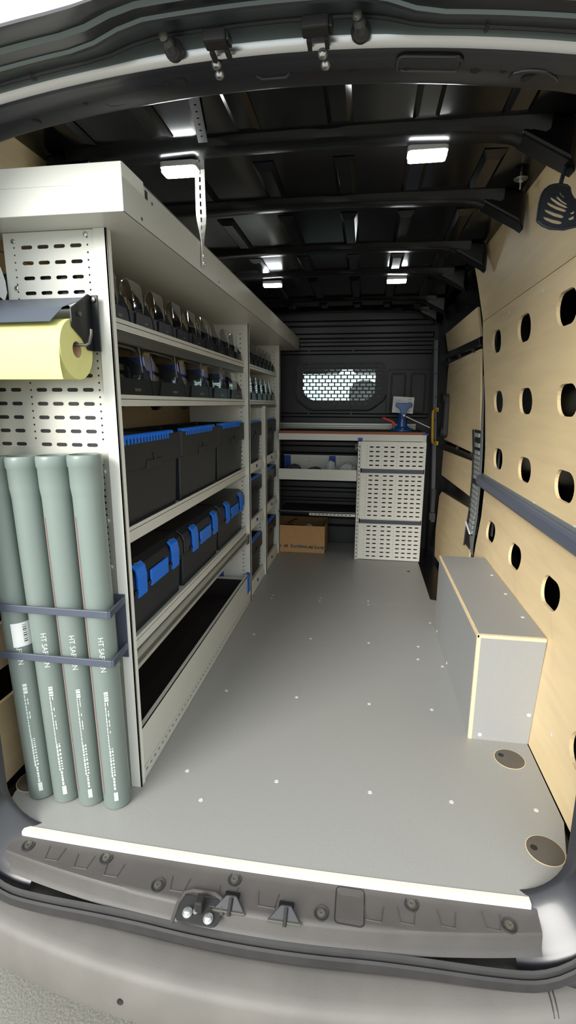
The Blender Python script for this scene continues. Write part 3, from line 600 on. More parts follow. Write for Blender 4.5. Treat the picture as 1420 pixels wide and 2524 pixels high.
for x, y, r, lb, rot in ((0.553, 1.668, .050, 'round brown lashing cover in the floor beside the wheel arch box', 2.6), (0.550, 1.287, .050, 'round brown lashing cover in the floor corner by the rear sill', 3.0), (-1.058, 1.305, .050, 'round brown lashing cover in the floor behind the grey pipes', 1.0)):
    t = thing('lashing_cover', lb, 'cover', (x, y, 0), 'lashing eye covers in the floor')
    MB().lathe((x, y, 0.0), (0, 0, 1), [(r, -.002), (r, .0012), (r-.003, .0018)], 32).build('disc', 'cap_brown', t, True)
    MB().lathe((x, y, 0.0), (0, 0, 1), [(r+.002, -.002), (r+.002, .0008), (r+.0002, .0008)], 32, False).build('edge_ring', 'birch_edge', t, True)
    MB().lathe((x+.030*math.cos(rot), y+.030*math.sin(rot), 0.0015), (0, 0, 1), [(.010, 0), (.010, .0006), (.006, .0006)], 14).build('finger_hole', 'black_mat', t, True)

# ================================================================== CEILING LAMPS AND SMALL ROOF ITEMS
for x, y, z, lb in ((0.150, 1.713, 1.968, 'lit white LED lamp on the first roof beam, plywood-wall side'), (-0.609, 1.700, 1.964, 'lit white LED lamp on the first roof beam, partly behind the perforated strap'),
                (0.150, 3.262, 1.966, 'small lit LED lamp on the fourth roof beam, plywood-wall side'), (-0.598, 3.245, 1.960, 'small lit LED lamp on the fourth roof beam, above the shelving')):
    t = thing('ceiling_lamp', lb, 'lamp', (x, y, z), 'LED lamps under the roof')
    MB().plate(rrect(x-.058, x+.058, y-.030, y+.030, .012, 4), [], lambda a, b, t_: (a, b, z+t_), -.004, .012).build('housing', 'lamp_body', t, False, .002)
    d = MB().plate(rrect(x-.055, x+.055, y-.027, y+.027, .010, 4), [], lambda a, b, t_: (a, b, z+t_), -.016, -.004)
    d.build('diffuser', 'led', t, False, .002)
t = thing('roof_bolt', 'small bolt with a round washer hanging from the roof near the plywood wall', 'bolt', (0.478, 1.95, 2.0))
MB().lathe((0.478, 1.95, 2.0), (0, 0, -1), [(.004, 0), (.004, .024), (.022, .026), (.020, .030)], 14).build('washer', 'rail_metal', t, True)
MB().lathe((0.478, 1.95, 1.972), (0, 0, -1), [(.008, 0), (.008, .008), (.003, .010), (.003, .030), (.001, .031)], 10).build('pin', 'silver', t, True)
t = thing('roof_strap', 'dark slotted strap flat against the roof above the tray end', 'strap', (-0.47, 1.48, 1.98))
MB().plate(rect(-.014, .014, 1.355, 1.60), [stadium(0.0, 1.385+.03*k, .008, .0079, 3) for k in range(7)], lambda a, b, t_: (-.452-(b-1.372)*.215+a, b, 1.985+t_), 0, .003).build('strip', 'rubber', t)
for y in (1.37, 1.59): MB().box(-.452-(y-1.372)*.215-.006, -.452-(y-1.372)*.215+.006, y-.006, y+.006, 1.987, roofz(-.47)+.004).build('spacer', 'black_paint', t)
# slotted plastic shell hanging on the gusset at the top of the right wall
t = thing('slotted_holder', 'dark fan-shaped slotted plastic holder hung high on the right plywood wall', 'holder', (0.51, 1.64, 1.75))
fan = [(0.452, 1.742), (0.454, 1.767), (0.457, 1.791), (0.463, 1.813), (0.47, 1.826), (0.481, 1.835), (0.494, 1.839), (0.511, 1.839), (0.526, 1.835), (0.533, 1.828), (0.536, 1.812), (0.543, 1.797), (0.554, 1.785), (0.577, 1.78), (0.594, 1.774), (0.6, 1.727), (0.578, 1.724), (0.55, 1.722), (0.522, 1.717), (0.487, 1.721), (0.466, 1.73)]
sl = [[(0.517, 1.734), (0.514, 1.731), (0.507, 1.73), (0.491, 1.734), (0.474, 1.742), (0.468, 1.747), (0.467, 1.751), (0.47, 1.753), (0.477, 1.751), (0.493, 1.745), (0.51, 1.74), (0.516, 1.737)], [(0.521, 1.75), (0.518, 1.747), (0.511, 1.747), (0.494, 1.753), (0.477, 1.762), (0.471, 1.767), (0.47, 1.772), (0.473, 1.773), (0.48, 1.771), (0.498, 1.763), (0.514, 1.757), (0.52, 1.753)], [(0.527, 1.766), (0.523, 1.763), (0.517, 1.764), (0.5, 1.771), (0.483, 1.781), (0.477, 1.787), (0.476, 1.791), (0.48, 1.792), (0.487, 1.789), (0.504, 1.78), (0.52, 1.773), (0.526, 1.769)], [(0.53, 1.774), (0.527, 1.773), (0.52, 1.775), (0.505, 1.783), (0.49, 1.795), (0.485, 1.801), (0.485, 1.805), (0.488, 1.806), (0.495, 1.802), (0.51, 1.791), (0.525, 1.781), (0.53, 1.777)], [(0.528, 1.783), (0.526, 1.782), (0.522, 1.784), (0.512, 1.791), (0.503, 1.8), (0.5, 1.805), (0.501, 1.808), (0.503, 1.808), (0.508, 1.805), (0.517, 1.795), (0.526, 1.788), (0.529, 1.785)], [(0.521, 1.803), (0.52, 1.803), (0.518, 1.803), (0.514, 1.807), (0.51, 1.813), (0.508, 1.816), (0.509, 1.818), (0.511, 1.818), (0.513, 1.815), (0.517, 1.809), (0.521, 1.806), (0.522, 1.804)], [(0.547, 1.763), (0.547, 1.76), (0.546, 1.758), (0.543, 1.755), (0.539, 1.755), (0.537, 1.756), (0.536, 1.758), (0.536, 1.759), (0.537, 1.759), (0.54, 1.76), (0.544, 1.762), (0.546, 1.763)], [(0.547, 1.749), (0.547, 1.746), (0.546, 1.743), (0.542, 1.74), (0.536, 1.739), (0.534, 1.74), (0.532, 1.743), (0.532, 1.744), (0.533, 1.745), (0.538, 1.746), (0.543, 1.749), (0.545, 1.75)]]
fmap_ = lambda a, b, t_: (a, 1.64+t_-2.2*(a-.50)**2+.25*(b-1.80), b)
MB().plate(fan, sl, fmap_, -.003, .003, [(.485, 1.87), (.56, 1.80)]).build('shell', 'hook_dark', t, False, .0015)
MB().tube([fmap_(a, b, 0) for a, b in fan+fan[:1]], .0045, 6).build('rim', 'hook_dark', t, True)
MB().tube([fmap_(fan[7][0], fan[7][1]-.004, .004), (fan[7][0]+.01, 1.66, 1.885), (fan[7][0]+.012, 1.66, 1.91)], .006, 8).build('hook_pin', 'hook_dark', t, True)

# ================================================================== WORKBENCH AT THE BULKHEAD
def slots(xs, zs, L=0.028, H=0.0075):
    return [stadium(x, z, L, H, 3) for x in xs for z in zs]
YW = 3.97
wb = thing('workbench', 'narrow workbench against the bulkhead with a brown worktop and pale metal frame', 'workbench', (-0.25, 4.2, 0.96))
MB().box(-.684, 0.452, YW, 4.36, 1.012, 1.032).build('worktop', 'worktop', wb, False, .001)
MB().box(-.684, 0.44, YW+.02, 4.33, 1.032, 1.035).build('rubber_mat', 'black_mat', wb)
MB().box(-.684, 0.438, YW-.003, YW+.004, 0.962, 1.012).box(-.684, .438, YW+.004, 4.34, .962, .966).build('front_lip', 'white_metal', wb)
MB().box(0.438, 0.462, YW-.003, 4.36, 0.959, 1.012).build('end_profile', 'galvanised', wb)
for z in (.972, .988, 1.002): MB().box(0.452, 0.456, YW-.005, YW-.003, z-.005, z+.003).build('slot', 'paper_white', wb)
MB().box(0.43, 0.475, YW-.006, YW+.05, 1.012, 1.024).build('corner_clip', 'blue_deep', wb)
MB().box(-1.0, 0.415, 4.36, 4.40, 1.03, 1.082).build('back_rail', 'alu', wb, False, .002)
for z in (1.045, 1.062): MB().box(-1.0, .415, 4.357, 4.361, z-.003, z+.003).build('rail_groove', 'rail_metal', wb)
# perforated cabinet side under the bench
cb = thing('perforated_cabinet', 'pale perforated metal cabinet under the bench end with three panels', 'cabinet', (0.21, YW, 0))
def cab_panel(z0, z1, rows):
    xl, xr_ = -0.028, 0.462
    gx = [0.052, 0.100, 0.163, 0.213, 0.285, 0.333, 0.381, 0.429]
    hl = slots(gx, rows, .032, .0095)
    for x in (0.018, 0.132, 0.249, 0.452):
        hl += [circ(x, z0+.022+.022*k, .0026, 5) for k in range(int((z1-z0-.03)/.022))]
    return MB().plate(rect(xl, xr_, z0, z1), hl, lambda a, b, t: (a, YW+t, b), 0.0, 0.0025).build('perforated_panel', 'cabinet_white', cb)
cab_panel(0.748, 0.958, [0.915-.0355*k for k in range(5)])
cab_panel(0.342, 0.712, [0.690-.0355*k for k in range(10)])
cab_panel(0.004, 0.303, [0.280-.0355*k for k in range(8)])
for z in (0.730, 0.322):
    MB().box(-0.020, 0.456, YW-.010, YW+.004, z-.017, z+.014).build('handle_strip', 'anthracite', cb, False, .003)
    MB().box(-0.020, 0.456, YW-.006, YW+.003, z+.0145, z+.019).build('strip_lip', 'white_metal', cb)
up = MB().plate(rect(YW+.001, 4.30, 0.0, .958), [], lambda a, b, t: (-0.031+t, a, b), -.003, 0.0).build('side_wall', 'dark_plastic', cb)
MB().plate(rect(-0.052, -0.029, 0.0, 0.957), [rect(-.043, -.037, .012+.032*k, .030+.032*k) for k in range(29)], lambda a, b, t: (a, YW-.002+t, b), 0.0, .002).build('slotted_upright', 'white_metal', cb)
MB().box(-0.056, -0.052, YW-.002, YW+.05, 0, .957).box(-.052, -.029, YW+.004, YW+.006, 0, .957).build('upright_edge', 'dark_plastic', cb)
MB().box(0.462, 0.466, YW-.002, 4.30, 0, .955).build('side_wall', 'galvanised', cb)
MB().box(-.056, -.020, YW-.006, YW-.003, .962, .985).build('corner_clip', 'blue_deep', wb)
# open tray shelf and lower shelf
sh_ = thing('bench_shelf', 'pale metal tray shelf under the workbench holding crumpled paper', 'shelf', (-0.38, YW, 0.63))
MB().box(-.684, -.058, YW, YW+.003, .640, .730).box(-.684, -.058, YW, 4.26, .640, .643).build('tray', 'white_metal', sh_)
MB().box(-.684, -.058, 4.26, 4.263, .640, .815).build('back_wall', 'white_metal', sh_)
for x in (-.655, -.27): MB().box(x-.028, x+.028, 4.252, 4.2605, .69, .81).build('clip', 'blue_deep', sh_)
for x in (-.47, -.2): 
    for z in (.76, .79): MB().cyl((x, 4.257, z), (x, 4.2605, z), .004, n=8).build('rivet', 'rail_metal', sh_)
lo = tag(MB().box(-.684, -.058, YW+.005, 4.35, .368, .376).build('lower_shelf', 'black_mat', None), 'thin dark lower shelf under the bench above the carton', 'shelf')
MB().box(-.684, -.058, YW, YW+.006, .380, .386).build('front_edge', 'rail_metal', lo)
MB().plate(rect(-.43, -.058, .352, .372), [rect(-.42+.031*k, -.402+.031*k, .360, .366) for k in range(11)], lambda a, b, t: (a, YW-.001+t, b), 0, .002).build('slotted_strip', 'white_metal', lo)
t = thing('wall_clip', 'small white metal clip on the bulkhead under the worktop', 'clip', (-.065, 4.4, .85)); 
MB().box(-.085, -.045, 4.425, 4.449, .885, .90).box(-.085, -.07, 4.425, 4.449, .845, .885).box(-.058, -.048, 4.425, 4.449, .85, .885).build('body', 'paper_white', t)
MB().cyl((-.064, 4.42, .87), (-.064, 4.449, .87), .005, n=8).build('pin', 'silver', t)
def crumple(name, c, r, m, lb, cat, seed, sq=(1, 1, .6)):
    rnd = random.Random(seed); b = MB(); n, k = 12, 7; ring = []
    for i in range(k):
        ph = PI*(i+.5)/k; ring.append([(c[0]+r*sq[0]*math.sin(ph)*math.cos(2*PI*j/n)*rnd.uniform(.72, 1.12), c[1]+r*sq[1]*math.sin(ph)*math.sin(2*PI*j/n)*rnd.uniform(.72, 1.12), c[2]-r*sq[2]*math.cos(ph)*rnd.uniform(.85, 1.1)) for j in range(n)])
    b.sheet(ring, True); b.f.append(tuple(range(n))); b.f.append(tuple((k-1)*n+j for j in range(n)))
    return tag(b.build(name, m), lb, cat)
crumple('crumpled_paper', (-.270, 4.10, .722), .044, 'tissue', 'round pale crumpled paper ball in the bench tray by the blue clip', 'paper', 1, (1, 1, 1.5))
crumple('crumpled_paper', (-.137, 4.12, .705), .066, 'tissue', 'wide heap of pale crumpled paper at the cabinet end of the bench tray', 'paper', 2, (1.1, .8, .95))
crumple('cloth_rag', (-.58, 4.10, .70), .070, 'dark_plastic', 'dark rag lying in the bench tray near the shelving', 'rag', 3, (1.2, .8, .75))
crumple('cloth_rag', (-.408, 4.12, .69), .056, 'dark_plastic', 'dark rag lying in the middle of the bench tray', 'rag', 4, (1.3, .8, .75))
# ---- vise
t = thing('bench_vise', 'blue bench vise with red lever standing on the worktop', 'vise', (0.285, 4.12, 1.035))
vx, vy, vz = 0.285, 4.12, 1.035
MB().lathe((vx, vy, vz), (0, 0, 1), [(.088, 0), (.088, .012), (.078, .020), (.060, .026), (.045, .034)], 28).build('base', 'vise_blue', t, True)
MB().lathe((vx, vy, vz), (0, 0, 1), [(.040, .034), (.038, .06), (.034, .085), (.036, .11), (.034, .135), (.026, .15)], 20).build('column', 'vise_blue', t, True)
MB().prism([(vx-.060, 0, vz+.215), (vx+.065, 0, vz+.215), (vx+.065, 0, vz+.188), (vx+.045, 0, vz+.180), (vx+.030, 0, vz+.165), (vx+.024, 0, vz+.140), (vx+.024, 0, vz+.10), (vx-.018, 0, vz+.10), (vx-.018, 0, vz+.140), (vx-.026, 0, vz+.165), (vx-.040, 0, vz+.180), (vx-.060, 0, vz+.188)], (0, vy-.075, 0), (0, vy-.035, 0)).build('front_jaw', 'vise_blue', t, True, .004)
MB().prism([(vx-.050, 0, vz+.205), (vx+.055, 0, vz+.205), (vx+.055, 0, vz+.17), (vx+.028, 0, vz+.155), (vx+.028, 0, vz+.11), (vx-.025, 0, vz+.11), (vx-.025, 0, vz+.155), (vx-.050, 0, vz+.17)], (0, vy-.025, 0), (0, vy+.06, 0)).build('rear_jaw', 'vise_blue', t, True, .004)
MB().lathe((vx+.004, vy-.075, vz+.122), (0, -1, 0), [(.017, 0), (.017, .02), (.013, .026), (.006, .03)], 16).build('spindle', 'silver', t, True)
MB().tube([(vx+.004, vy-.088, vz+.122), (vx+.195, vy-.098, vz+.035)], .0055, 10).build('tommy_bar', 'silver', t, True)
MB().lathe((vx+.193, vy-.098, vz+.036), (.91, -.05, -.41), [(.009, 0), (.009, .008), (.006, .012)], 12).build('bar_knob', 'silver', t, True)
MB().prism([(vx-.165, 0, vz+.098), (vx-.150, 0, vz+.110), (vx-.075, 0, vz+.082), (vx-.058, 0, vz+.068), (vx-.054, 0, vz+.042), (vx-.078, 0, vz+.042), (vx-.082, 0, vz+.062)], (0, vy-.05, 0), (0, vy-.028, 0)).build('lever', 'red_plastic', t, True, .004)
MB().lathe((vx-.066, vy-.04, vz+.018), (0, 0, 1), [(.009, 0), (.009, .026)], 10).build('lever_bolt', 'rail_metal', t, True)
for a in (3.6, 4.7, 5.8): MB().lathe((vx+.07*math.cos(a), vy+.07*math.sin(a), vz+.014), (0, 0, 1), [(.010, 0), (.010, .008), (.004, .010)], 10).build('bolt', 'silver', t, True)
t = thing('paper_card', 'white printed card held upright in the vise jaws', 'card', (0.29, 4.092, 1.17))
cm = lambda a, b, t_: (0.284+a*.995+b*.055, 4.089+t_, 1.236+b-a*.055)
MB().plate(rect(-.082, .079, -.062, .062), [], cm, 0, .0012).build('sheet', 'paper_white', t)
for a0, a1, b, m_ in ((.035, .055, .046, 'ink_dark'), (.035, .062, .026, 'rail_metal'), (.035, .064, .020, 'rail_metal'), (.035, .058, .014, 'rail_metal'), (-.075, -.02, .035, 'rail_metal'), (-.075, -.03, .020, 'rail_metal'), (.04, .055, -.045, 'ink_dark')):
    MB().plate(rect(a0, a1, b-.0015, b+.0015), [], cm, -.0006, 0).build('print_line', m_, t)
# ---- carton
bx_ = thing('cardboard_box', 'open brown cardboard box with printed web addresses on the floor by the shelving', 'box', (-0.5, 4.18, 0))
cx0, cx1, cy0, cy1, ch_ = -0.775, -0.302, 4.068, 4.35, 0.246
MB().box(cx0, cx1, cy0, cy0+.004, .002, ch_-.01).build('front_wall', 'cardboard', bx_)
MB().hexa([(cx0, cy0, .002), (cx0+.004, cy0, .002), (cx0+.004, cy1, .002), (cx0, cy1, .002), (cx0, cy0, ch_), (cx0+.004, cy0, ch_), (cx0+.004, cy1, ch_), (cx0, cy1, ch_)]).build('side_wall', 'cardboard_in', bx_)
MB().box(cx1-.004, cx1, cy0, cy1, .002, ch_).build('side_wall', 'cardboard', bx_)
MB().box(cx0, cx1, cy1-.004, cy1, .002, ch_+.008).build('back_wall', 'cardboard_in', bx_)
MB().box(cx0+.004, cx1-.004, cy0+.004, cy1-.004, .002, .006).build('bottom', 'cardboard_in', bx_)
def lettering(parent, body, x, z, size, m): link('lettering', text_mesh(body, size, lambda a, b: (x+a, cy0-.0008, z+b), m, .0012), parent)
lettering(bx_, 'imo', -.742, .045, .044, 'ink_teal'); lettering(bx_, '.at', -.662, .045, .044, 'ink_dark')
lettering(bx_, 'Sortimo', -.598, .043, .044, 'ink_teal'); lettering(bx_, '.es', -.452, .043, .044, 'ink_dark')
lettering(bx_, 'Sortim', -.396, .041, .040, 'ink_teal')
t = thing('loose_hose', 'short dark bent hose piece inside the cardboard box', 'hose', (-.58, 4.32, .2))
MB().tube([(-.66, 4.325, .195), (-.62, 4.318, .215), (-.59, 4.315, .238), (-.57, 4.32, .232)], .005, 8).build('hose', 'ink_dark', t, True)
MB().tube([(-.69, 4.325, .175), (-.65, 4.32, .178), (-.61, 4.318, .186)], .006, 8).build('hose_end', 'ink_dark', t, True)
crumple('packing_scrap', (-.46, 4.2, .185), .045, 'tissue', 'pale packing scrap lying inside the cardboard box', 'packing', 9, (1, .8, .9))
crumple('packing_filler', (-.54, 4.2, .075), .085, 'cardboard_in', 'brown packing filler at the bottom of the cardboard box', 'packing', 10, (1.3, .9, .7))

# ================================================================== SHELVING ALONG THE LEFT WALL
XP0, XP1 = -0.722, -0.687                               # front posts
Y1, Y2, Y3, Y4 = 1.334, 2.955, 3.47, 4.03
XBK = -1.055                                            # back of the shelving
Z1, Z2, Z3, Z4, ZT = 1.478, 1.264, 0.862, 0.495, 1.684
rack = thing('shelving_rack', 'long pale metal shelving rack bay nearest the rear doors', 'shelving', (-0.88, 2.1, 0))
rack2 = thing('shelving_rack', 'narrow pale metal shelving rack bay next to the workbench', 'shelving', (-0.88, 3.5, 0))
def post(y, z0, z1, par):
    MB().box(XP0, XP1, y, y+.003, z0, z1).box(XP1-.003, XP1, y, y+.028, z0, z1).build('upright', 'white_metal', par)
    MB().box(XP1-.0005, XP1+.0015, y+.002, y+.006, z0, z1).build('edge_line', 'rail_metal', par)
def side_frame(y, z0, z1, par):
    dots = [circ(XP0-.014, z0+.02+.026*k, .004, 6) for k in range(int((z1-z0-.04)/.026))]
    MB().plate(rect(XBK, XP0, z0, z1), dots, lambda a, b, t: (a, y+.003+t, b), 0, .002).build('side_panel', 'white_metal', par)
post(Y1, 0, ZT, rack); post(Y2, 0, ZT, rack); side_frame(Y2, 0, ZT, rack)
post(Y3, 0, Z2-.04, rack2); side_frame(Y3, 0, Z2-.04, rack2); post(Y4, 0, ZT, rack2); side_frame(Y4, 0, ZT, rack2)
def shelf(y0, y1, z, lip, par, x=-0.713):
    b = MB().box(x-.002, x, y0, y1, z-lip, z).box(x-.018, x, y0, y1, z-lip, z-lip+.002).box(XBK, x, y0, y1, z-.014, z-.012)
    b.box(XBK, XBK+.002, y0, y1, z-.014, z+.02)
    o = b.build('shelf', 'tray_metal', par); return o
s1 = shelf(Y1+.014, Y2-.001, Z1, .034, rack); s2 = shelf(Y1+.014, Y2-.001, Z2, .036, rack)
s3 = shelf(Y1+.014, Y2-.001, Z3, .052, rack); s4 = shelf(Y1+.014, Y2-.001, Z4, .045, rack)
MB().box(-.735, -.719, Y1+.006, Y2-.001, Z1-.062, Z1-.034).build('under_rail', 'rail_metal', s1)
for k, (z0, z1_, x) in enumerate(((Z4-.066, Z4-.048, -.700), (Z4-.086, Z4-.070, -.706), (Z4-.104, Z4-.090, -.702))):
    MB().box(x-.03, x, Y1+.02, Y2-.01, z0, z1_).build('slide_rail', ('alu', 'rail_metal', 'galvanised')[k], s4, False, .002)
MB().box(-.716, -.692, Y2-.05, Y2-.004, Z4-.106, Z4-.05).build('slide_stop', 'rail_metal', s4)
for z in (Z1, Z2): shelf(Y2+.006, Y4-.001, z, .030, rack2)
MB().box(-.7125, -.711, Y2+.006, Y4-.001, Z2-.05, Z2-.036).build('under_rail', 'rail_metal', rack2)
for (a, b) in ((Y2+.006, Y3-.001), (Y3+.006, Y4-.001)):
    for z0, z1_ in ((0.812, 0.866), (0.447, 0.501), (0.002, 0.085)):
        o = MB().hexa([(-.716, a, z0), (-.700, a, z0), (-.700, b, z0), (-.716, b, z0), (-.712, a, z1_), (-.708, a, z1_), (-.708, b, z1_), (-.712, b, z1_)]).box(XBK, -.714, a, b, z1_-.014, z1_-.010).build('rail_lip', 'white_metal', rack2)
        yc, zc_ = (a+b)/2+.02, (z0+z1_)/2
        MB().plate(circ(yc, zc_, .022, 14, .011), [], lambda p, q, t: (-.704+.0-(q-zc_)*.15+t, p, q), -.0015, .0015).build('oval_badge', 'blue_deep', o)
# bottom drawer of the first bay
dw = MB().box(-.697, -.694, Y1+.03, Y2-.012, .046, .188).box(-.712, -.694, Y1+.03, Y2-.012, .185, .188).build('drawer_front', 'tray_metal', rack)
MB().box(-.6945, -.690, Y2-.075, Y2-.012, .075, .18).build('end_clip', 'blue_plastic', dw, False, .003)
MB().box(-.712, -.690, Y2-.03, Y2-.010, .172, .196).build('end_clip', 'blue_deep', dw, False, .003)
MB().plate(rect(Y1+.008, Y2-.004, 0.002, .044), [rect(Y1+.045+.0335*k, Y1+.063+.0335*k, .026, .033) for k in range(46)], lambda a, b, t: (-.688-(.044-b)*.0+t-.004, a, b), 0.0, .002).build('base_rail', 'tray_metal', rack)
MB().box(-.740, -.6925, Y1+.008, Y2-.004, .044, .0455).build('base_rail', 'tray_metal', rack)
MB().box(XBK+.01, -.713, Y1+.03, Y2-.03, .040, .044).box(XBK+.01, XBK+.014, Y1+.03, Y2-.02, .044, .40).box(XBK+.01, -.713, Y2-.05, Y2-.046, .044, .16).build('drawer_liner', 'drawer_mat', rack)
MB().box(XBK+.02, -.715, Y2-.056, Y2-.044, .160, .172).build('drawer_end', 'tray_metal', rack)
t = tag(MB().box(-.985, -.86, Y2-.043, Y2-.010, .05, .262).build('blue_insert', 'blue_deep', None, False, .006), 'blue plastic insert standing at the far end of the bottom drawer', 'insert')
# ---- end panel facing the rear doors
ep = MB()
ux = [-0.775-.0475*k for k in range(4)]
hl = slots(ux, [1.646, 1.607, 1.569, 1.531, 1.493], .034, .0095)
hl += [circ(x, 1.665-.0185*k, .0028, 6) for x in (-.742, -.955) for k in range(9)]
epu = MB().plate(rect(-.985, XP0-.001, 1.46, ZT-.001), hl, lambda a, b, t: (a, Y1+.004+t, b), 0, .002).build('end_panel', 'white_metal', rack)
for x, z in ((-.745, 1.672), (-.955, 1.662), (-.958, 1.545)): MB().lathe((x, Y1+.004, z), (0, -1, 0), [(.007, 0), (.006, .003), (.003, .004)], 10).build('bolt', 'silver', epu, True)
lxs = [-0.772-.0475*k for k in range(4)]+[-0.995, -1.0425]
hl = slots(lxs, [1.429-.0385*k for k in range(9)], .034, .0105)
hl += [circ(x, 1.45-.0195*k, .0032, 6) for x in (-.738, -.948) for k in range(17)]
epm = MB().plate(rect(-1.10, XP0-.001, 1.09, 1.458), hl, lambda a, b, t: (a, Y1+.006+t, b), 0, .002).build('end_panel', 'galvanised', rack)
dots = [circ(-.742, .03+.0185*k, .0036, 6) for k in range(57)]
epl = MB().plate(rect(-1.10, XP0-.001, 0.004, 1.112), dots, lambda a, b, t: (a, Y1+.001+t, b), 0, .002).build('end_panel', 'alu', rack)
for z in (1.045, .90, .757, .607, .435, .315, .19, .09, .012):
    MB().lathe((-.742, Y1+.001, z), (0, -1, 0), [(.0085, 0), (.008, .004), (.004, .006)], 12).build('bolt', 'silver', epl, True)
MB().sheet([[(x, Y1+.008, z) for z in (.02, 1.45)] for x in (-1.09, -.73)]).build('inner_panel', 'box_dark', rack)
# white slotted bracket at the left edge of the end panel
t = thing('end_bracket', 'white slotted lever bracket at the edge of the upper perforated end panel', 'bracket', (-0.99, 1.31, 1.5))
MB().plate([(-1.018, 1.585), (-1.006, 1.60), (-.988, 1.595), (-.978, 1.56), (-.976, 1.53), (-.985, 1.51), (-1.015, 1.535)], [[(-1.010, 1.582), (-1.004, 1.582), (-1.002, 1.548), (-1.008, 1.548)]], lambda a, b, t_: (a, 1.318+t_, b), 0, .003).build('plate', 'paper_white', t)
MB().tube([(-1.06, 1.318, 1.617), (-1.03, 1.318, 1.615), (-1.005, 1.318, 1.595)], .003, 6).build('wire', 'tray_metal', t, True)
# ---- paper roll holder
t = thing('roll_holder', 'slate-grey sheet metal cover and black bracket of the paper roll holder', 'roll holder', (-0.85, 1.3, 1.4))
MB().add([(-.772, 1.300, 1.508), (-1.06, 1.300, 1.506), (-1.06, 1.215, 1.468), (-.752, 1.215, 1.470), (-1.06, 1.165, 1.428), (-.757, 1.165, 1.430), (-.727, 1.300, 1.508)],
         [(6, 1, 2, 3), (3, 2, 4, 5)]).add([(-.772, 1.302, 1.510), (-1.06, 1.302, 1.508), (-1.06, 1.217, 1.470), (-.752, 1.217, 1.472), (-1.06, 1.167, 1.430), (-.757, 1.167, 1.432), (-.727, 1.302, 1.510)], [(6, 3, 2, 1), (3, 5, 4, 2)]).build('cover', 'slate', t)
MB().prism([(0, 1.318, 1.375), (0, 1.318, 1.515), (0, 1.300, 1.517), (0, 1.215, 1.468), (0, 1.215, 1.425), (0, 1.262, 1.40), (0, 1.285, 1.375)], (-.733, 0, 0), (-.730, 0, 0)).build('side_bracket', 'box_dark', t)
MB().box(-.730, -.712, 1.314, 1.320, 1.375, 1.517).build('side_flange', 'box_dark', t, False, .001)
for z, yy in ((1.505, 1.311), (1.46, 1.25)):
    MB().lathe((-.722 if z > 1.5 else -.7295, yy if z < 1.5 else 1.313, z), (1, 0, 0) if z < 1.5 else (0, -1, 0), [(.006, 0), (.006, .004), (.002, .005)], 8).build('bolt', 'rail_metal', t, True)
t = thing('paper_roll', 'thick yellow-green paper roll hanging on the end of the shelving', 'paper roll', (-0.9, 1.237, 1.30))
RC = (1.237, 1.372); RR = .074
MB().lathe((-.735, RC[0], RC[1]), (-1, 0, 0), [(.020, .0), (RR, .0), (RR, .40), (.020, .40)], 40, False).build('roll', 'paper_yellow', t, True)
MB().lathe((-.735, RC[0], RC[1]), (-1, 0, 0), [(.0198, .0), (.0198, .40), (.014, .40), (.014, .02)], 24, False).build('core', 'card_brown', t, True)
flap = [(-.737, RC[0]-RR-.001, 1.375), (-.737, RC[0]-RR-.002, 1.33), (-.7375, RC[0]-RR+.004, 1.303), (-.737, RC[0]-RR+.006, 1.296)]
MB().sheet([flap, [(x-.40, y-.0, z) for x, y, z in flap]]).build('loose_sheet', 'paper_yellow', t, True)
t = thing('roll_pin', 'bent dark steel pin through the core of the paper roll', 'pin', (-.72, 1.26, 1.37))
MB().tube([(-.80, 1.240, 1.384), (-.733, 1.243, 1.384), (-.715, 1.248, 1.384), (-.711, 1.256, 1.390), (-.711, 1.268, 1.412), (-.711, 1.270, 1.425)], .0042, 10).build('rod', 'rail_metal', t, True)
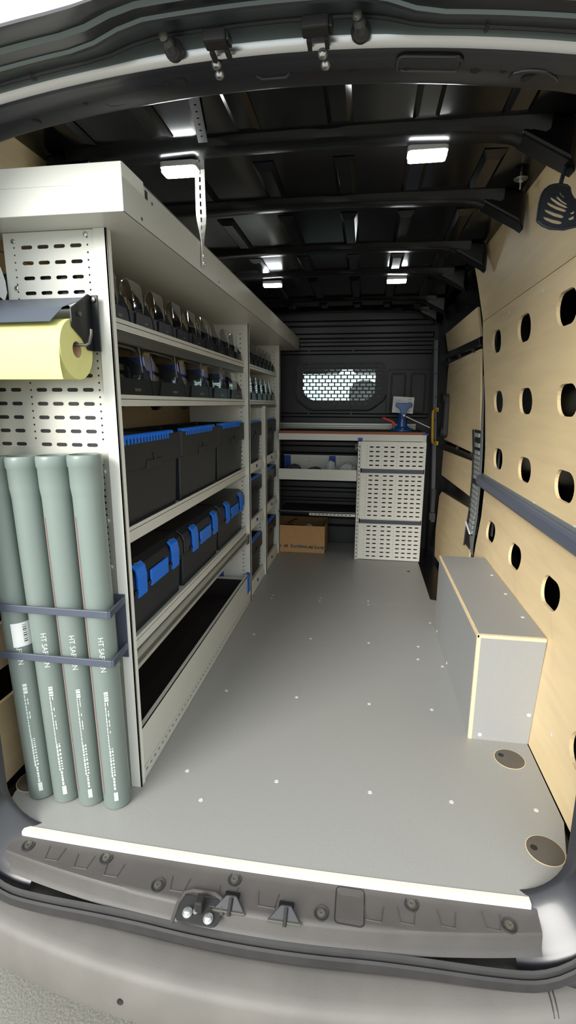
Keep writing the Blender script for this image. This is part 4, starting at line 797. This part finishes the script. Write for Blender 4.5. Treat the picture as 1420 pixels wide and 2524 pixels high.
# ---- grey pipes and their holder
PR = .0415
def pipe_map(cx, r):
    return lambda ang, z: Vector((cx+.016*(1-z)/1.0*0+r*math.sin(ang), 1.268-r*math.cos(ang), z))
pl_ = ['rightmost grey drain pipe with a red stripe beside the rack post', 'grey drain pipe with a red stripe, second from the rack post', 'plain grey drain pipe, third from the rack post, no stripe', 'grey drain pipe with a white barcode sticker, fourth from the rack post', 'grey drain pipe at the wall end of the row, half hidden']
for k in range(4):
    cx = -.737-.0860*k; LE = Vector((.018, 0, 0))
    t = thing('drain_pipe', pl_[k], 'pipe', (cx, 1.268, 0), 'grey pipes standing in the holder', True)
    t.rotation_euler = (0, -0.018-.0068*k, 0); t.location.z = .003
    zt = 1.10 - (.004*k)
    prof = [(PR-.003, 0.0), (PR, 0.004), (PR, zt-.118), (PR+.0005, zt-.112), (PR+.0028, zt-.088), (PR+.003, zt-.034), (PR+.0052, zt-.030), (PR+.0054, zt-.008), (PR+.004, zt-.003), (PR+.002, zt), (PR+.0005, zt), (PR-.001, zt-.04)]
    MB().lathe((0, 0, 0), (0, 0, 1), prof, 36, True).build('tube', 'pipe_grey', t, True)
    MB().lathe((0, 0, zt-.006), (0, 0, 1), [(PR-.0005, 0), (PR-.001, .0005)], 24).build('mouth', 'black_mat', t)
    a0 = math.radians(24 if k < 3 else 28); R_ = PR+.0007
    mp = lambda x, y, z0: Vector((R_*math.sin(a0+y/R_), -R_*math.cos(a0+y/R_), z0-x))
    link('lettering', text_mesh('HT SAFE EN', .021, lambda x, y: mp(x, y-.007, .578), 'print_white'), t)
    pm = MB()
    def dash(z0, z1, y0, y1):
        pm.add([mp(0, y0, z0), mp(0, y1, z0), mp(0, y1, z1), mp(0, y0, z1)], [(0, 1, 2, 3)])
    rnd = random.Random(30+k)
    z = .405
    while z > .07:
        L = rnd.uniform(.004, .012)
        if z > .375: dash(z, z-L, -.006, .006)
        elif z > .22:
            dash(z, z-L, -.006, -.003)
            if rnd.random() > .4 and z > .27: dash(z, z-L, .001, .004)
        elif z > .12: dash(z, z-L, -.006, -.0012); dash(z, z-L*.7, .001, .006)
        else: dash(z, z-L, -.003, .003)
        z -= L+rnd.uniform(.0012, .003)
    dash(.062, .032, -.005, .007)
    pm.build('fine_print', 'print_dim', t)
    if k < 2:
        sm_ = MB(); a1 = math.radians(-38); w = .0055/PR
        sm_.sheet([[Vector((R_*math.sin(a1+w*q), -R_*math.cos(a1+w*q), z)) for q in (-1, 0, 1)] for z in (zt-.17, .05)])
        sm_.build('stripe', 'print_red', t)
        R2 = R_+.0005
        MB().sheet([[Vector((R2*math.sin(a1+w*q), -R2*math.cos(a1+w*q), z)) for q in (.35, .6)] for z in (zt-.17, .05)]).build('stripe', 'print_red_dark', t)
    if k == 3:
        R3 = PR+.001; st = MB().sheet([[Vector((R3*math.sin(a), -R3*math.cos(a), z)) for a in [math.radians(10+9*q) for q in range(9)]] for z in (.60, .525)]); sk = st.build('sticker', 'paper_white', t, True)
        bars = MB()
        for q in range(9):
            a = math.radians(52); z = .592-.0062*q; R4 = R3+.0004; h = .0015+.001*(q % 3)
            bars.add([Vector((R4*math.sin(a+d), -R4*math.cos(a+d), zz)) for d, zz in ((0, z), (.25, z), (.25, z-h), (0, z-h))], [(0, 1, 2, 3)])
        bars.build('barcode', 'ink_dark', sk)
t = thing('pipe_holder', 'slate-blue twin-bar bracket that holds the row of grey pipes', 'bracket', (-.9, 1.27, .48))
for zc_ in (.660, .510):
    b = MB().hexa([(-1.15, 1.213, zc_-.012), (-.692, 1.213, zc_-.012), (-.692, 1.219, zc_-.012), (-1.15, 1.219, zc_-.012), (-1.15, 1.213, zc_+.010), (-.692, 1.213, zc_+.010), (-.692, 1.219, zc_+.010), (-1.15, 1.219, zc_+.010)])
    b.hexa([(-.692, 1.213, zc_-.012), (-.686, 1.216, zc_-.012), (-.700, 1.3335, zc_-.012), (-.706, 1.3335, zc_-.012), (-.692, 1.213, zc_+.010), (-.686, 1.216, zc_+.010), (-.700, 1.3335, zc_+.010), (-.706, 1.3335, zc_+.010)])
    b.build('bar', 'anthracite', t, False, .002)
MB().box(-.7335, -.700, 1.3295, 1.3335, .470, .675).build('back_plate', 'anthracite', t)
# ---- long top tray
t = thing('top_tray', 'long pale metal tray lying on top of the shelving', 'tray', (-0.8, 2.8, ZT))
YT0, YT1 = 1.232, 4.40
MB().box(-1.03, -.586, YT0, YT1, ZT+.0005, ZT+.003).build('base', 'tray_metal', t)
MB().box(-.588, -.584, YT0, YT1, ZT+.0005, 1.783).box(-.600, -.584, YT0, YT1, 1.781, 1.784).build('side_wall', 'tray_metal', t)
MB().box(-1.03, -1.026, YT0, YT1, ZT+.003, 1.783).build('side_wall', 'tray_metal', t)
MB().box(-1.035, -.583, YT0-.004, YT0, ZT-.002, 1.788).box(-1.035, -.583, YT0, YT0+.09, 1.784, 1.787).build('end_plate', 'white_metal', t, False, .003)
MB().box(-.584, -.5825, YT0, YT0+.115, 1.757, 1.788).build('corner_wrap', 'white_metal', t)
MB().box(-.96, -.70, YT0-.0045, YT0-.0035, 1.743, 1.7445).build('crease', 'tray_metal', t)
MB().box(-.584, -.583, YT0+.125, YT0+.14, 1.755, 1.775).build('slot', 'black_mat', t)
for y, z in ((1.40, 1.757), (1.33, 1.698), (2.02, 1.70), (3.05, 1.75)): MB().cyl((-.5845, y, z), (-.5825, y, z), .004, n=8).build('rivet', 'rail_metal', t)
# twisted slotted strap bolted to the tray
t = thing('slotted_strap', 'twisted grey slotted metal strap standing up from the tray edge', 'strap', (-.58, 1.805, 1.70))
def tw(a, b, t_):
    q = sm((b-1.755)/.17)*PI/2; hw = a
    return (-.579+hw*math.sin(q)+t_*math.cos(q), 1.805+hw*math.cos(q)-t_*math.sin(q), b)
out = [(-.006, 1.70), (.013, 1.70)]+[(.013+.004*sm((z-1.76)/.1), z) for z in [1.72+.02*i for i in range(16)]]+[(.012, 2.040), (.0, 2.046), (-.012, 2.040)]+[(-(.006+.011*sm((z-1.76)/.1)), z) for z in [2.02-.02*i for i in range(16)]]
hl = [[(x, z) for x, z in stadium(0, 0, .008, .0079, 3)] for _ in ()]
hl = [[(.0 + p[1], zc_+p[0]) for p in stadium(0, 0, .017, .006, 3)] for zc_ in [1.80+.0245*i for i in range(9)]]+[circ(0, 2.026, .0035, 8)]
MB().plate(out, hl, tw, 0, .0025, [(0, 1.715+.0245*i) for i in range(3)]).build('strip', 'tray_metal', t)
for z in (1.712, 1.735): MB().lathe((-.576, 1.808, z), (1, 0, 0), [(.007, 0), (.006, .004), (.002, .005)], 10).build('bolt', 'silver', t, True)
MB().lathe((-.579, 1.800, 2.030), (0, -1, 0), [(.010, 0), (.010, .004), (.006, .006)], 12).build('bolt', 'rail_metal', t, True)

# ================================================================== BINS AND BOXES
def make_bin(name, label, w, d, h, wide, blue, group):
    t = thing(name, label, 'storage bin', (0, 0, 0), group, True); e = .003; hb = h*.80
    prof = [(0, .004), (-d, .004), (-d, hb), (-.085, hb), (-.060, hb*.86), (-.030, hb*.80), (-.010, hb*.52), (-.004, hb*.34)]
    for s in (-1, 1):
        MB().prism([(x, 0, z) for x, z in prof], (0, s*w/2-(e if s > 0 else 0), 0), (0, s*w/2+(0 if s > 0 else e), 0)).build('side_wall', 'box_plastic', t)
    MB().box(-d, -.004, -w/2+e, w/2-e, .004, .008).box(-d, -d+e, -w/2+e, w/2-e, .008, hb).build('tub', 'box_dark', t)
    MB().hexa([(-.010, -w/2+e, .006), (.001, -w/2+e, .004), (.001, w/2-e, .004), (-.010, w/2-e, .006), (-.012, -w/2+e, h*.36), (-.006, -w/2+e, h*.36), (-.006, w/2-e, h*.36), (-.012, w/2-e, h*.36)]).build('front_lip', 'box_dark', t)
    n = MB().box(-.0035, .0025, w*.06, w*.20, h*.13, h*.19).build('label_tab', 'rail_metal', t)
    MB().hexa([(-.004, -w*.36, h*.02), (.004, -w*.36, h*.02), (.004, w*.36, h*.02), (-.004, w*.36, h*.02), (-.008, -w*.26, h*.34), (.000, -w*.26, h*.34), (.000, w*.26, h*.34), (-.008, w*.26, h*.34)]).build('label_holder', 'box_dark', t)
    q = w/2-.006; zt_ = h*1.0
    def cm_(a, b, t_): return (-.014-.10*max(0, b-h*.5)-.016*abs(a/q)**4+t_, a, b)
    def qw(b): f_ = max(0, (b-(zt_-.035))/.035); return q-.035*(1-math.sqrt(max(0, 1-f_*f_)))
    bs = [h*.30, h*.5, h*.65, zt_-.035, zt_-.024, zt_-.014, zt_-.006, zt_-.001]
    MB().sheet([[cm_(qw(b_)*(i_/5-1), b_, 0) for i_ in range(11)] for b_ in bs]).build('clear_front', 'clear_plastic', t, True)
    rim = [(-qw(b_), b_) for b_ in bs[1:]]+[(qw(b_), b_) for b_ in reversed(bs[1:])]
    MB().tube([cm_(a, b, .001) for a, b in rim], .0022, 5).build('clear_rim', 'clear_plastic', t, True)
    if blue: MB().box(-d*.55, -.055, -w*.36, -w*.02, .010, hb*1.02).build('blue_tray', 'blue_deep', t, False, .004)
    for yy in ((-.2, .25) if wide else (.0,)): MB().cyl((-.014, yy*w, h*.40), (.0, yy*w, h*.40), .005, n=8).build('snap', 'clear_plastic', t, True)
    return t
ORD = ['first', 'second', 'third', 'fourth', 'fifth', 'sixth', 'seventh', 'eighth', 'ninth', 'tenth']
def run(root, y0, y1, n, x, z, fmt):
    p = (y1-y0)/n
    for i in range(n):
        o = root if i == 0 else dup(root, (0, 0, 0), '')
        o.location = (x, y0+p*(i+.5), z); o['label'] = fmt % ORD[i]
XF = -.722
b = make_bin('clear_front_bin', 'x', .168, .30, .150, False, False, 'narrow clear-front bins on the top shelf'); run(b, Y1+.012, Y2-.012, 9, XF, Z1-.012, '%s narrow clear-front bin from the rack end on the top shelf')
b = make_bin('wide_bin', 'x', .312, .30, .175, True, True, 'wide clear-front bins on the second shelf'); run(b, Y1+.012, Y2-.012, 5, XF, Z2-.012, '%s wide clear-front bin from the rack end on the second shelf')
b = make_bin('clear_front_bin', 'x', .124, .30, .150, False, False, 'clear-front bins on the top shelf near the bench'); run(b, Y2+.015, Y4-.012, 8, XF, Z1-.012, '%s clear-front bin past the middle post on the top shelf near the bench')
b = make_bin('clear_front_bin', 'x', .166, .30, .160, False, False, 'clear-front bins on the second shelf near the bench'); run(b, Y2+.015, Y4-.012, 6, XF, Z2-.012, '%s clear-front bin past the middle post on the second shelf near the bench')

def make_tub(name, w, d, h, group, rib=True):
    t = thing(name, 'x', 'storage box', (0, 0, 0), group, True); q = w/2
    MB().hexa([(-d, -q+.022, .0), (-.012, -q+.022, .0), (-.012, q-.022, .0), (-d, q-.022, .0), (-d, -q+.012, h*.70), (-.006, -q+.012, h*.70), (-.006, q-.012, h*.70), (-d, q-.012, h*.70)]).build('body', 'box_plastic', t, False, .008, 2)
    MB().plate(rrect(-d-.004, .008, -q, q, .02, 3), [rrect(-d+.006, -.004, -q+.010, q-.010, .015, 3)], lambda a, b_, t_: (a, b_, t_), h*.62, h*.965).build('rim', 'box_plastic', t, False, .004)
    MB().prism([(.008, -q*.25, h*.60), (.008, q*.22, h*.60), (.008, q*.25, h*.70), (.008, -q*.22, h*.70)], (0, 0, 0), (.004, 0, 0)).build('grip_bulge', 'box_plastic', t, False, .002)
    g = MB().box(-.018, .006, -q+.020, q*.74, h*.90, h*1.0).build('blue_grip', 'blue_plastic', t, False, .003)
    if rib:
        n = int(w/.026)
        for i in range(n-4):
            y = -q+.045+.024*i
            if y > q*.72: break
            MB().box(.005, .010, y, y+.010, h*.905, h*.985).build('grip_rib', 'blue_plastic', g)
    MB().box(-d+.01, -.02, -q+.014, q-.014, h*.80, h*.83).build('inner_lid', 'box_dark', t)
    MB().tube([(.0085, -q*.03, h*.76), (.010, q*.02, h*.68), (.0085, q*.06, h*.615)], .004, 6).build('moulded_rib', 'box_plastic', t, True)
    return t
b = make_tub('storage_tub', .515, .30, .292, 'big tubs with blue grips on the third shelf'); run(b, Y1+.02, Y2-.010, 3, -.718, Z3-.011, '%s big black tub with blue ribbed grip from the rack end')
def make_case(name, w, d, h, group):
    t = thing(name, 'x', 'storage case', (0, 0, 0), group, True); q = w/2
    MB().hexa([(-d, -q+.016, 0), (-.012, -q+.016, 0), (-.012, q-.016, 0), (-d, q-.016, 0), (-d, -q+.008, h*.60), (-.006, -q+.008, h*.60), (-.006, q-.008, h*.60), (-d, q-.008, h*.60)]).build('body', 'box_plastic', t, False, .008)
    MB().prism([(-d-.002, 0, h*.60), (.006, 0, h*.60), (.006, 0, h*.82), (-.004, 0, h*.93), (-.03, 0, h*1.0), (-d-.002, 0, h*1.0)], (0, -q, 0), (0, q, 0)).build('lid', 'box_dark', t, False, .006)
    for a, b_ in ((-.70, -.44), (.46, .72)):
        lt = MB().prism([(.006, 0, h*.54), (.015, 0, h*.54), (.016, 0, h*.80), (.010, 0, h*.93), (-.006, 0, h*.985), (-.008, 0, h*.96), (.004, 0, h*.90), (.0065, 0, h*.80)], (0, a*q, 0), (0, b_*q, 0)).build('latch', 'blue_plastic', t, False, .002)
        MB().tube([(-.004, a*q+.01, h*1.0), (.006, a*q+(b_-a)*q*.6, h*.985)], .002, 5).build('latch_wire', 'rail_metal', lt, True)
    MB().box(.006, .015, -.30*q, .30*q, h*.56, h*.80).build('handle', 'blue_plastic', t, False, .006)
    MB().box(.0065, .013, -.78*q, .80*q, h*.60, h*.66).build('front_ridge', 'box_dark', t, False, .002)
    return t
b = make_case('latch_case', .510, .30, .248, 'cases with blue latches on the fourth shelf'); run(b, Y1+.02, Y2-.010, 3, -.722, Z4-.011, '%s dark case with two blue latches from the rack end')
ROW = ['top', 'middle', 'bottom']
b = make_tub('stacked_tub', .44, .30, .275, 'tubs in the column nearest the middle post', False); b2 = make_tub('stacked_tub', .50, .30, .275, 'tubs in the column next to the bench', False)
for i, z in enumerate((.858, .493, .077)):
    o = b if i == 0 else dup(b, (0, 0, 0), ''); o.location = (-.716, (Y2+.006+Y3)/2, z); o['label'] = '%s dark tub with a blue edge in the column just past the middle post' % ROW[i]
    o = b2 if i == 0 else dup(b2, (0, 0, 0), ''); o.location = (-.716, (Y3+.006+Y4)/2, z); o['label'] = '%s dark tub with a blue edge in the column beside the workbench' % ROW[i]
